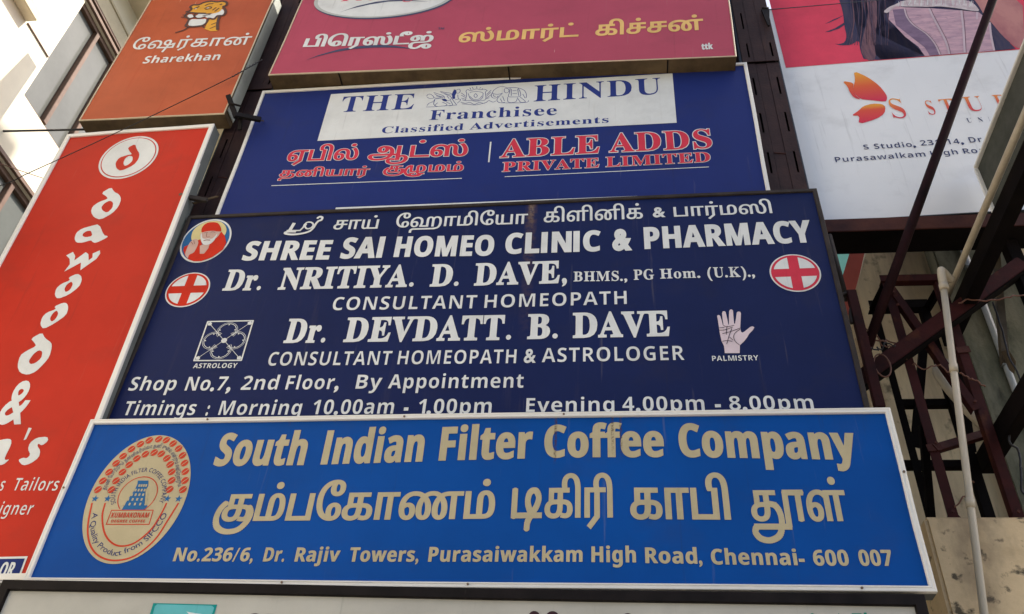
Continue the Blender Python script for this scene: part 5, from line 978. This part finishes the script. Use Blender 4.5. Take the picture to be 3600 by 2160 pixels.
f = face('navy_clinic_board', (.0085, .0165, .082), var=.10)
overlay(f, (.16, .09, .05), band(2.98, .055, .55, 2.1, .75, 22))
overlay(f, (.30, .22, .14), band(2.98, .03, 1.75, 2.1, .9, 60))
overlay(f, (.05, .045, .08), streaks(12, .8, .62, .78, .4, 2.7))
overlay(f, (.15, .11, .07), streaks(7, 30, .74, .80, .5, 6.6))
e, sg = sign('sai', 'clinic_sign', 'large dark navy clinic board with white lettering and two red cross emblems', f, .10, DARK, dark_frame, grey_box, z0=-.10)
def port(): return sheet('portrait', [[np.array(ring_pts(sg['portrait'], 1.0, 72))]], pmat('white'), e, 1)
po = port(); sheet('portrait_backdrop', [[np.array(ring_pts(sg['portrait'], .93, 72))]], pmat('blue'), po, 2)
artwork(sg, {'portrait': ('portrait_print', po), 'hand': ('palm_emblem', e), 'j': ('lettering', e)})
for k, c in enumerate(sg['cross']):
    o = sheet('cross_emblem', [[np.array(ring_pts(c, 1, 64))]], pmat('white'), e, 1)
    sheet('red_disc', [[np.array(ring_pts(c, .94, 64))]], pmat('red2' if k else 'robe'), o, 2)
    quad = []
    for sx, sy in ((1, 1), (-1, 1), (-1, -1), (1, -1)):
        q = .21; R_ = .84; a0 = math.asin(q / R_)
        arc = [(R_ * math.cos(t), R_ * math.sin(t)) for t in np.linspace(a0, math.pi / 2 - a0, 10)] + [(q, q)]
        quad.append([np.array(ccw([(c[0] + c[2] * sx * x, c[1] + c[3] * sy * y) for x, y in arc]))])
    for q in quad: sheet('white_quarter', [q], pmat('white'), o, 3)
sq = [np.array(p) for p in sg['square']]
def S2(a, b):                                    # unit square to the chart square
    return tuple((sq[0] * (1 - a) + sq[1] * a) * (1 - b) + (sq[3] * (1 - a) + sq[2] * a) * b)
L = [[np.array(l) for l in stroke_loop([S2(.02, .02), S2(.98, .02), S2(.98, .98), S2(.02, .98)], .011, True)]]
for a, b in (((.04, .04), (.96, .96)), ((.04, .96), (.96, .04))): L.append([np.array(l) for l in stroke_loop([S2(*a), S2(*b)], .004)])
for cx, cy, a0 in ((.5, .73, 0), (.73, .5, -90), (.5, .27, 180), (.27, .5, 90)):
    arc = [S2(cx + .185 * math.cos(math.radians(t + a0)), cy + .185 * math.sin(math.radians(t + a0))) for t in range(-40, 221, 20)]
    L.append([np.array(l) for l in stroke_loop(arc, .005)])
    arc = [S2(cx + .215 * math.cos(math.radians(t + a0)), cy + .215 * math.sin(math.radians(t + a0))) for t in range(-40, 221, 20)]
    L.append([np.array(l) for l in stroke_loop(arc, .003)])
    for t in (10, 90, 170):
        p = (cx + .16 * math.cos(math.radians(t + a0)), cy + .16 * math.sin(math.radians(t + a0)))
        L.append([np.array(ccw([S2(p[0] + .022 * math.cos(k), p[1] + .022 * math.sin(k)) for k in (0, 2.1, 4.2)]))])
for p in ((.08, .08), (.92, .08), (.92, .92), (.08, .92)): L.append([np.array(ccw([S2(p[0] + .05 * math.cos(k), p[1] + .05 * math.sin(k)) for k in np.linspace(0, 5.3, 5)]))])
L.append([np.array([S2(.5 + .06 * math.cos(t), .5 + .06 * math.sin(t)) for t in np.linspace(0, 2 * math.pi, 17)[:-1]])])
sheet('chart_emblem', L, pmat('white'), e, 1)

f = face('blue_newspaper_board', (.016, .030, .165), var=.06)
e, sg = sign('hindu', 'newspaper_sign', 'blue newspaper franchise board with a white panel, red outlined lettering and white frame', f, .05, [(0, -.01), (0, .012), (.004, .016), (.029, .016), (.032, .012), (.032, -.01)], alu, grey_box, z0=-.35)
artwork(sg, {'panel': ('white_panel', e), 'crest': ('crest', e), 'rule': ('rule_line', e)})

f = face('pink_kitchen_board', (.46, .078, .125), var=.07)
overlay(f, (.75, .55, .5), streaks(30, 2.0, .76, .80, .7, 3.3))
e, sg = sign('prestige', 'kitchen_sign', 'pink kitchen board with an oval logo and yellow Tamil lettering, topmost in the middle', f, .34, THIN, cream_edge, brown_box, top=1.78)
o = sheet('oval_logo', [[np.array([(p[0] + .012, p[1] - .025) for p in ring_pts(sg['oval'], 1.0, 96)])]], pmat('slate'), e, 1)
sheet('logo_rim', [[np.array(ring_pts(sg['oval'], 1.0, 96))]], mat('print_grey', (.48, .50, .47), .5, var=.04), o, 2)
sheet('logo_field', [[np.array(ring_pts(sg['oval'], .945, 96))]], pmat('white'), o, 3)
artwork(sg, {'swoosh': ('swoosh', e)})
for x in (.72, 2.4, 3.9): box('joint_strip', x, x + .012, .002, .33, -.006, -.0035, black_box, e, b=0)

f = face('orange_broker_board', (.50, .115, .050), var=.12)
overlay(f, (.85, .62, .42), streaks(34, 1.3, .715, .75, .8, 3.9))
overlay(f, (.42, .07, .03), streaks(16, .7, .62, .76, .5, 8.9))
e, sg = sign('sharekhan', 'broker_sign', 'weathered orange board with a tiger head and white lettering, top left', f, .17, THIN, cream_edge, brown_box, top=2.17)
artwork(sg, {'tiger_head': ('tiger_emblem', e)})
box('side_cover', sg['w'] + .002, sg['w'] + .012, .01, .165, .07, 2.14, mat('pale_side_sheet', (.36, .38, .34), .5, var=.15, scale=2, grain=.06), e)

f = face('red_tailor_board', (.54, .032, .015), var=.08)
e, sg = sign('dawood', 'tailor_sign', 'tall red tailor board with large white stacked letters at the lower left', f, .12, [(0, -.01), (0, .012), (.003, .015), (.038, .015), (.042, .012), (.042, -.01)], alu, grey_box, z0=-1.25)
ri = sg['ring']
o = sheet('round_emblem', [[np.array(ring_pts(ri, 1, 72))]], pmat('white'), e, 1)
sheet('red_ring', [[np.array(ring_pts(ri, .93, 72))]], pmat('dred'), o, 2)
sheet('white_disc', [[np.array(ring_pts(ri, .895, 72))]], pmat('white'), o, 3)
artwork(sg, {**{'letter%d' % i: ('letter', e) for i in range(20)}, 'badge': ('badge', e)})

f = face('pale_grey_board', (.50, .49, .44), var=.10)
e, sg = sign('white', 'pale_sign', 'pale grey board in a black frame directly under the blue coffee board', f, .10, [(0, -.01), (0, .02), (.004, .024), (.056, .024), (.060, .012), (.060, -.01)], black_box, black_box, z0=-1.0)
artwork(sg, {'logo': ('teal_logo', e), 'a': ('lettering', e), 'a2': ('lettering', e), 'a3': ('lettering', e)})

f = face('white_salon_board', (.84, .85, .86), var=.03)
e, sg = sign('studio', 'salon_sign', 'white and rose salon board with a corset picture and butterfly logo, upper right', f, .06, THIN, slatesteel, grey_box, z0=0.0, top=3.1, right=2.6, left=-.3)
artwork(sg, {'picture': ('picture', e), 'strands': ('hair_strands', e), 'butterfly': ('butterfly_logo', e)})

# ------------------------------------------------------------------ steel posts between the boards
def plate(name, x0, x1, z0, z1, y0, t, slots, m, parent):
    """A flat steel plate with real slotted holes."""
    loops = [np.array([(x0, z0), (x1, z0), (x1, z1), (x0, z1)])] + [np.array([(a, c), (b, c), (b, d), (a, d)])[::-1] for a, b, c, d in slots]
    V, T = fill2d(loops); n = len(V)
    vs = [(p[0], y0, p[1]) for p in V] + [(p[0], y0 + t, p[1]) for p in V]
    fs = [tuple(q) for q in T] + [tuple(i + n for i in q)[::-1] for q in T]
    cnt = {}
    for q in T:
        for i in range(3):
            a, b = q[i], q[(i + 1) % 3]; cnt.setdefault((min(a, b), max(a, b)), []).append((a, b))
    for k, v in cnt.items():
        if len(v) == 1: a, b = v[0]; fs.append((b, a, a + n, b + n))
    o = mesh(name, vs, fs, m, parent)
    bm = bmesh.new(); bm.from_mesh(o.data); bmesh.ops.recalc_face_normals(bm, faces=bm.faces); bm.to_mesh(o.data); bm.free()
    return o
def post(label, x, upper_gap):
    e = thing('steel_post', label, 'post', (x, .2, 0), group='slotted steel posts between the boards')
    sl = [(7.26, 7.53), (7.79, 8.06), (8.32, 8.58), (6.73, 7.0), (6.2, 6.47), (5.67, 5.94)]
    su = [(8.885, 9.11), (9.36, 9.64), (9.88, 10.13), (10.38, 10.62), (10.88, 11.1)]
    for dx, (a, b), s in ((0, (-.02, .093), .04), (1, (.195, .31), .258)):
        plate('slotted_plate', a, b, 0.14, 8.80, -.03, .008, [(s - .002, s + .016, p, q) for p, q in sl], postm, e)
    box('web_plate', .0955, .1925, -.026, -.018, 0.14, 8.80, postm, e, b=.001)
    plate('upper_plate', -.022, .318, 8.815, 11.3, -.044, .008, [(.038, .054, p, q) for p, q in su] + [(.258, .276, p, q) for p, q in su if p != 9.36], postm, e)
    for q in (.088, .196): box('weld_seam', q, q + .004, -.047, -.0445, 8.82, 11.29, postm, e, b=0)
    box('side_flange', .312, .322, -.029, .07, 0.14, 11.3, slatesteel, e, b=.001)
    box('side_flange', -.034, -.024, -.029, .07, 0.14, 11.3, slatesteel, e, b=.001)
    box('slot_shade_backing', -.02, .308, .05, .06, 0.14, 11.25, dark_shade_steel, e, b=0)  # dark sheet added behind the slots to stand in for shade
    bar('weld_scar', (.1, -.029, 7.52), (.2, -.029, 7.50), .014, .006, rustbeam, e)
    return e
post('dark brown slotted steel post between the orange and pink boards', -3.71, 0)
post('dark brown slotted steel post right of the blue newspaper board', 1.30, 0)
e = thing('pierced_plate', 'narrow steel strip with long slots at the right edge of the pink board', 'steel strip', (1.26, .26, 8.7))
plate('strip', -.02, .055, 0, 2.6, 0, .006, [(.016, .036, .30, .555), (.016, .036, .79, 1.04), (.016, .036, 1.3, 1.55)], postm, e)
e = thing('hinge_bracket', 'small dark bracket hanging on the right post by the rose picture', 'bracket', (1.575, .12, 9.33))
mesh('tongue', [(-.03, .0, .30), (.05, .0, .30), (.012, -.012, .0), (-.004, -.012, .0), (-.03, .02, .30), (.05, .02, .30), (.012, .008, .0), (-.004, .008, .0)], BOXF, black_box, e)
tube('pin', [(-.02, .01, .32), (.045, .01, .32)], .018, black_box, e, 10)

# ------------------------------------------------------------------ brackets on the left post
e = thing('clamp_bracket', 'black angle clamp with a jutting arm beside the orange board', 'bracket', (-3.5, -.1, 8.05), group='clamps on the left post')
bar('arm', (-.145, 0, .336), (.01, .03, .02), .05, .02, black_box, e); bar('arm', (.0, .02, .05), (.22, .1, .06), .06, .03, black_box, e)
bar('leg', (.03, .06, .06), (.045, .1, -.08), .04, .02, black_box, e); tube('bolt', [(-.08, -.01, .19), (.02, .02, .18)], .01, black_box, e, 8); bar('strap', (.06, .12, .10), (.19, .2, .17), .02, .006, brown_box, e)
e = thing('clamp_bracket', 'rusty clamp bar with a bolt holding the red tailor board', 'bracket', (-3.62, -.03, 6.98), group='clamps on the left post')
bar('clamp_bar', (-.10, -.02, .055), (.12, .03, .04), .045, .03, dark_frame, e); bar('arm', (.0, .02, .0), (.135, .13, .2), .035, .008, brown_box, e); tube('bolt', [(-.065, -.01, .14), (-.03, .0, .05)], .008, black_box, e, 8); tube('nut', [(-.10, -.045, .055), (-.10, -.02, .055)], .02, copper, e, 6)
bar('hook_strap', (.12, .12, .19), (.11, .15, .33), .02, .008, postm, e)

# ------------------------------------------------------------------ right side: girder, lattice column, braces, projecting panel, pipes
e = thing('steel_girder', 'rusty brown horizontal girder under the white salon board', 'girder', (1.7, .33, 6.69))
loc(box('front_plate', 1.66, 4.4, .318, .330, 6.70, 6.842, rustbeam, e)); loc(box('bottom_flange', 1.66, 4.4, .332, .60, 6.705, 6.72, dark_shade_steel, e)); loc(box('web', 1.66, 4.4, .40, .41, 6.722, 6.83, dark_shade_steel, e)); loc(box('rear_plate', 1.66, 4.4, .58, .60, 6.722, 7.02, dark_shade_steel, e))

e = thing('lattice_column', 'maroon steel lattice column standing on the concrete parapet', 'column', (2.34, .7, 4.18))
def A(n, p0, p1, w, m=maroon, fl=1): return loc(angle(n, p0, p1, w, m, e, fl))
A('leg', (2.145, .5, 4.18), (2.145, .5, 6.30), .068); A('leg', (2.545, .5, 4.18), (2.545, .5, 6.36), .068, maroon, -1)
A('leg', (2.145, .9, 4.18), (2.145, .9, 6.42), .055, dark_shade_steel); A('leg', (2.545, .9, 4.18), (2.545, .9, 6.42), .07, dark_shade_steel, -1)
A('top_rail', (2.10, .485, 6.335), (2.60, .485, 6.33), .066); A('top_rail', (2.11, .89, 6.40), (2.58, .89, 6.40), .085, dark_shade_steel)
A('side_rail', (2.13, .5, 6.30), (2.13, .9, 6.37), .05, dark_shade_steel); A('side_rail', (2.56, .5, 6.30), (2.56, .9, 6.37), .05, dark_shade_steel)
A('brace', (2.165, .485, 6.24), (2.50, .485, 5.10), .06); A('brace', (2.52, .91, 6.2), (2.18, .91, 5.05), .06, dark_shade_steel)
A('cross_rail', (2.15, .484, 4.80), (2.62, .70, 5.05), .055); A('cross_rail', (1.98, .91, 4.915), (2.56, .91, 4.915), .06, dark_shade_steel); A('cross_rail', (2.145, .92, 5.45), (2.545, .92, 5.45), .06, dark_shade_steel)
A('brace', (2.56, .52, 6.05), (2.56, .90, 5.0), .06, dark_shade_steel); A('brace', (2.13, .52, 5.0), (2.13, .90, 4.3), .05, dark_shade_steel)
for x, y in ((2.145, .5), (2.545, .5)):
    for sx in (-1, 1): loc(mesh('base_gusset', [(x, y - .004, 4.18), (x + sx * .11, y - .004, 4.18), (x, y - .004, 4.36), (x, y + .004, 4.18), (x + sx * .11, y + .004, 4.18), (x, y + .004, 4.36)], [(0, 1, 2), (5, 4, 3), (0, 3, 4, 1), (1, 4, 5, 2), (2, 5, 3, 0)], maroon, e))
for x, z in ((2.15, 6.30), (2.54, 6.30), (2.17, 6.18), (2.50, 5.16), (2.16, 4.83), (2.54, 5.9), (2.14, 4.32), (2.54, 4.32), (2.17, 6.05)):
    loc(tube('bolt', [(x, .478, z), (x, .468, z)], .011, rustbeam, e, 6))
for x, z in ((2.145, 5.62), (2.545, 5.62), (2.145, 4.8)): loc(bar('weld_plate', (x - .05, .494, z), (x + .05, .494, z + .01), .06, .008, rustbeam, e))
e = thing('diagonal_channel', 'thick maroon steel channel running diagonally across the lattice column', 'brace', (1.76, .42, 5.33))
for n, a, c in (('web', (1.55, .40, 5.175), (3.16, .40, 6.392)),): loc(bar(n, a, c, .112, .012, maroon, e))
d = (Vector((3.16, .40, 6.392)) - Vector((1.55, .40, 5.175))).normalized(); pn = Vector((d.z, 0, -d.x))
for sg_ in (1, -1): loc(bar('flange', Vector((1.55, .46, 5.175)) + pn * .057 * sg_, Vector((3.16, .46, 6.392)) + pn * .057 * sg_, .012, .11, maroon if sg_ < 0 else dark_shade_steel, e))  # lower flange coloured near-black: the channel's shaded side put into the material
e = thing('diagonal_tube', 'long dark maroon tube slanting up in front of the white salon board', 'tube', (1.83, .35, 5.573))
loc(tube('tube_shaft', [(1.83, .35, 5.573), (2.298, .17, 6.55), (3.455, -.25, 8.971), (4.2, -.5, 10.5)], .037, tubem, e, 8))
loc(bar('end_lug', (1.80, .36, 5.50), (1.86, .34, 5.62), .07, .02, maroon, e))
e = thing('cantilever_beam', 'black steel cantilever beam reaching forward under the grey projecting panel', 'beam', (2.66, .9, 5.98), group='cantilever beams on the lattice column')
loc(bar('beam_body', (2.66, .93, 6.05), (2.66, -1.6, 6.05), .15, .10, dark_shade_steel, e, side=(1, 0, 0)))
e = thing('cantilever_beam', 'steel cantilever beam toned near-black for shade at the lower right of the lattice column', 'beam', (2.62, .95, 4.9), group='cantilever beams on the lattice column')
loc(bar('beam_body', (2.64, .95, 4.93), (2.64, -1.6, 4.93), .16, .09, dark_shade_steel, e, side=(1, 0, 0)))  # near-black colour carries the shade on this lower beam
e = thing('steel_post', 'black steel post at the right edge behind the projecting panel', 'post', (3.15, .5, 4.18))
loc(box('post_shaft', 3.12, 3.22, .46, .56, 4.18, 6.69, dark_shade_steel, e))
e = thing('loose_angle', 'thin olive-brown steel angle hanging beside the white drainpipe', 'steel angle', (2.9, .7, 5.7))
loc(angle('angle_bar', (3.115, .62, 6.70), (2.895, .66, 5.62), .055, mat('olive_steel', (.10, .075, .045), .7, var=.3, scale=5, grain=.2), e)); loc(mesh('hanging_rag', [(2.87, .63, 5.70), (2.93, .63, 5.72), (2.945, .62, 5.60), (2.91, .64, 5.50), (2.88, .63, 5.53), (2.90, .65, 5.62)], [(0, 1, 5), (1, 2, 5), (2, 3, 5), (3, 4, 5), (4, 0, 5)], brown_box, e))
panelm = mat('grey_panel_sheet', (.085, .088, .075), .8, .0, .1, var=.2, scale=2.5, dark=(.045, .048, .040), grain=.15)
e = thing('projecting_panel', 'grey sheet panel projecting toward the street at the right edge', 'panel', (2.99, .2, 6.8))
loc(box('panel_sheet', 2.992, 3.05, -2.4, .19, 6.66, 7.245, panelm, e)); loc(box('top_rim', 2.965, 3.06, -2.4, .20, 7.247, 7.27, alu, e)); loc(box('edge_strip', 2.968, 3.052, .192, .215, 6.66, 7.245, alu, e)); loc(box('under_rail', 2.975, 3.06, -2.4, .2, 6.60, 6.657, dark_shade_steel, e))
e = thing('drain_pipe', 'beige pipe lying along the upper cantilever beam', 'pipe', (2.61, .5, 6.16), group='beige plastic pipes')
loc(tube('pipe', [(2.575, .58, 6.165), (2.575, .2, 6.165), (2.575, -.8, 6.165), (2.575, -1.7, 6.165)], .025, pvc, e, 16))
e = thing('drain_pipe', 'beige plastic drainpipe with an elbow running down past the parapet', 'pipe', (2.3, .1, 3.4), group='beige plastic pipes')
el = spline([(2.45, .12, 5.98), (2.37, .03, 5.99), (2.335, -.02, 5.94), (2.315, -.03, 5.80)], 5)
loc(tube('elbow', el, .028, pvc, e, 16)); loc(tube('elbow_collar', [(2.316, -.03, 5.815), (2.313, -.029, 5.765)], .0315, pvc, e, 16))
for q in (.30, .72):
    a_ = Vector((2.313, -.029, 5.80)).lerp(Vector((2.02, .13, 3.55)), q); d_ = (Vector((2.02, .13, 3.55)) - Vector((2.313, -.029, 5.80))).normalized()
    loc(tube('coupling', [a_ - d_ * .03, a_ + d_ * .03], .027, pvc, e, 16))
loc(tube('pipe', [(2.313, -.029, 5.80), (2.02, .13, 3.55), (1.82, .24, 2.0)], .0225, pvc, e, 16))
e = thing('wall_conduit', 'thin pale conduit clipped to the mossy pilaster', 'conduit', (3.3, 1.4, 3.0))
loc(tube('conduit', [(3.262, 1.395, 3.0), (3.262, 1.395, 8.6)], .028, mat('pale_conduit', (.45, .47, .46), .4, var=.12, scale=3), e, 12))
for z in (5.0, 6.1, 7.2): loc(box('clip', 3.22, 3.304, 1.37, 1.418, z, z + .03, grey_box, e))
e = thing('old_pipe', 'dirty beige pipe stub bent behind the lattice column', 'pipe', (2.5, .75, 5.0), group='beige plastic pipes')
loc(tube('pipe', spline([(2.60, .80, 5.72), (2.50, .78, 5.70), (2.43, .76, 5.62), (2.45, .74, 5.48), (2.55, .72, 5.22), (2.68, .70, 4.98)], 5), .036, pvc, e, 12))
e = thing('mounting_hook', 'dark curled hook behind the right edge of the clinic board', 'hook', (1.76, .3, 5.86))
loc(tube('hook_rod', spline([(1.74, .3, 5.74), (1.75, .3, 5.85), (1.79, .3, 5.93), (1.80, .3, 5.99), (1.76, .3, 6.03), (1.715, .3, 6.01), (1.72, .3, 5.96)], 5), .013, dark_frame, e, 10))
e = thing('mounting_stay', 'reddish vertical stay behind the right edge of the clinic board', 'stay', (1.78, .28, 4.9))
loc(bar('stay_bar', (1.79, .30, 5.0), (1.79, .30, 6.05), .07, .05, maroon, e)); loc(tube('stay_pipe', [(1.755, .34, 6.0), (1.745, .34, 6.68)], .022, dark_frame, e, 10))
pl = mat('parapet_plaster', (.72, .55, .33), .85, var=.15, scale=2, dark=(.50, .37, .21), grain=.12, bump=.3, bscale=18)
overlay(pl, (.035, .03, .02), streaks(7, 8, .565, .64, .9, 2.1)); overlay(pl, (.16, .12, .08), streaks(3, 1.5, .52, .70, .6, 7.0))
e = thing('parapet', 'stained cream concrete parapet at the lower right', 'parapet', (2.0, .3, 2.5))
loc(box('parapet_block', 1.875, 6.5, .25, 1.05, 2.0, 4.178, pl, e, b=.02))

# ------------------------------------------------------------------ cables and wires
def wire(label, pts, r, m, cat='cable', group=None, name='cable'):
    o = tube(name, pts, r, m, None, 8); o['label'] = label; o['category'] = cat
    if group: o['group'] = group
    return o
wire('thick black cable running left from the orange board to the white building', sag((-9.5, .05, 8.42), (-5.06, .06, 8.175), .02), .011, cable_m)
pts = [(-6.4, -.13, 6.72)] + [tuple(p) for p in sag((-5.464, -.12, 7.195), (-3.69, -.10, 8.675), .03, 10)]
wire('long thin black wire slanting up across the red and orange boards', spline(pts, 3), .0042, cable_m, 'wire', name='wire')
tw_pts = []
for i in range(60):
    t = i / 59; c = Vector((-3.69, -.10, 8.675)).lerp(Vector((-3.47, -.06, 9.0)), t)
    tw_pts.append(c + Vector((math.cos(i * 1.1), 0, math.sin(i * 1.1))) * .009)
wire('twisted black wire end tied to the left post', tw_pts, .0055, cable_m, 'wire', name='wire')
wire('faint thin wire crossing in front of the lower brown-framed window', sag((-5.5, -.5, 7.2), (-5.5, .5, 7.9), .01), .004, copper, 'wire', name='wire')
def wig(a, b, amp, n=24, seed=1):
    rr = random.Random(seed); a, b = Vector(a), Vector(b); ph = rr.random() * 6
    ctrl = [a.lerp(b, i / 7) + Vector((rr.uniform(-amp, amp), rr.uniform(-amp, amp) * .5, rr.uniform(-amp, amp))) * (0 if i in (0, 7) else 1) for i in range(8)]
    return [p + Vector((0, math.sin(k * 1.3) * .004, math.cos(k * 1.3) * .004)) for k, p in enumerate(spline(ctrl, 5))]
g = 'loose wires around the lattice column'
wire('brown wire tangled left of the lattice column below the slanting tube', wig((1.80, .30, 5.62), (2.16, .47, 5.62), .035, seed=2), .006, copper, 'wire', g, 'wire')
wire('reddish wire strung across the upper part of the lattice column', wig((2.05, .45, 5.60), (2.62, .46, 6.04), .03, seed=5), .006, copper, 'wire', g, 'wire')
wire('thin red wire running right above the diagonal channel', wig((2.55, .33, 5.93), (3.15, .33, 6.02), .02, seed=8), .006, copper, 'wire', g, 'wire')
lp = [(1.90 + .055 * math.cos(t), .36, 5.40 + .10 * math.sin(t)) for t in np.linspace(1.4, 7.9, 34)]
wire('loop of dark wire dangling under the end of the slanting tube', lp, .006, copper, 'wire', g, 'wire')
wire('short brown wire low between the two front legs of the lattice column', wig((2.46, .47, 5.40), (2.60, .47, 5.28), .012, seed=4), .006, copper, 'wire', g, 'wire')
wire('dark cable hanging down behind the white drainpipe', wig((2.93, .60, 6.15), (2.90, .62, 5.0), .02, seed=11), .007, cable_m, 'wire', g, 'wire')
wire('black cable hanging low beside the right front leg', wig((2.64, .42, 4.9), (2.60, .42, 4.3), .03, seed=12), .008, cable_m, 'wire', g, 'wire')

for k, (a, b_, lb) in enumerate((((1.80, .28, 5.70), (2.12, .46, 5.52), 'second brown wire sagging from the clinic board edge to the lattice column'), ((1.82, .28, 5.48), (2.02, .34, 5.56), 'short rusty wire curling at the lower end of the slanting tube'), ((2.15, .47, 5.48), (2.40, .47, 5.42), 'double red wire across the middle of the lattice column'), ((2.62, .42, 5.02), (3.1, .42, 5.2), 'thin wire tied to the right front leg near the lower cantilever'), ((2.16, .46, 4.35), (2.32, .46, 4.52), 'bent wire end at the foot of the left front leg'))):
    wire(lb, wig(a, b_, .03, seed=20 + k), .005, copper if k % 2 == 0 else cable_m, 'wire', g, 'wire')
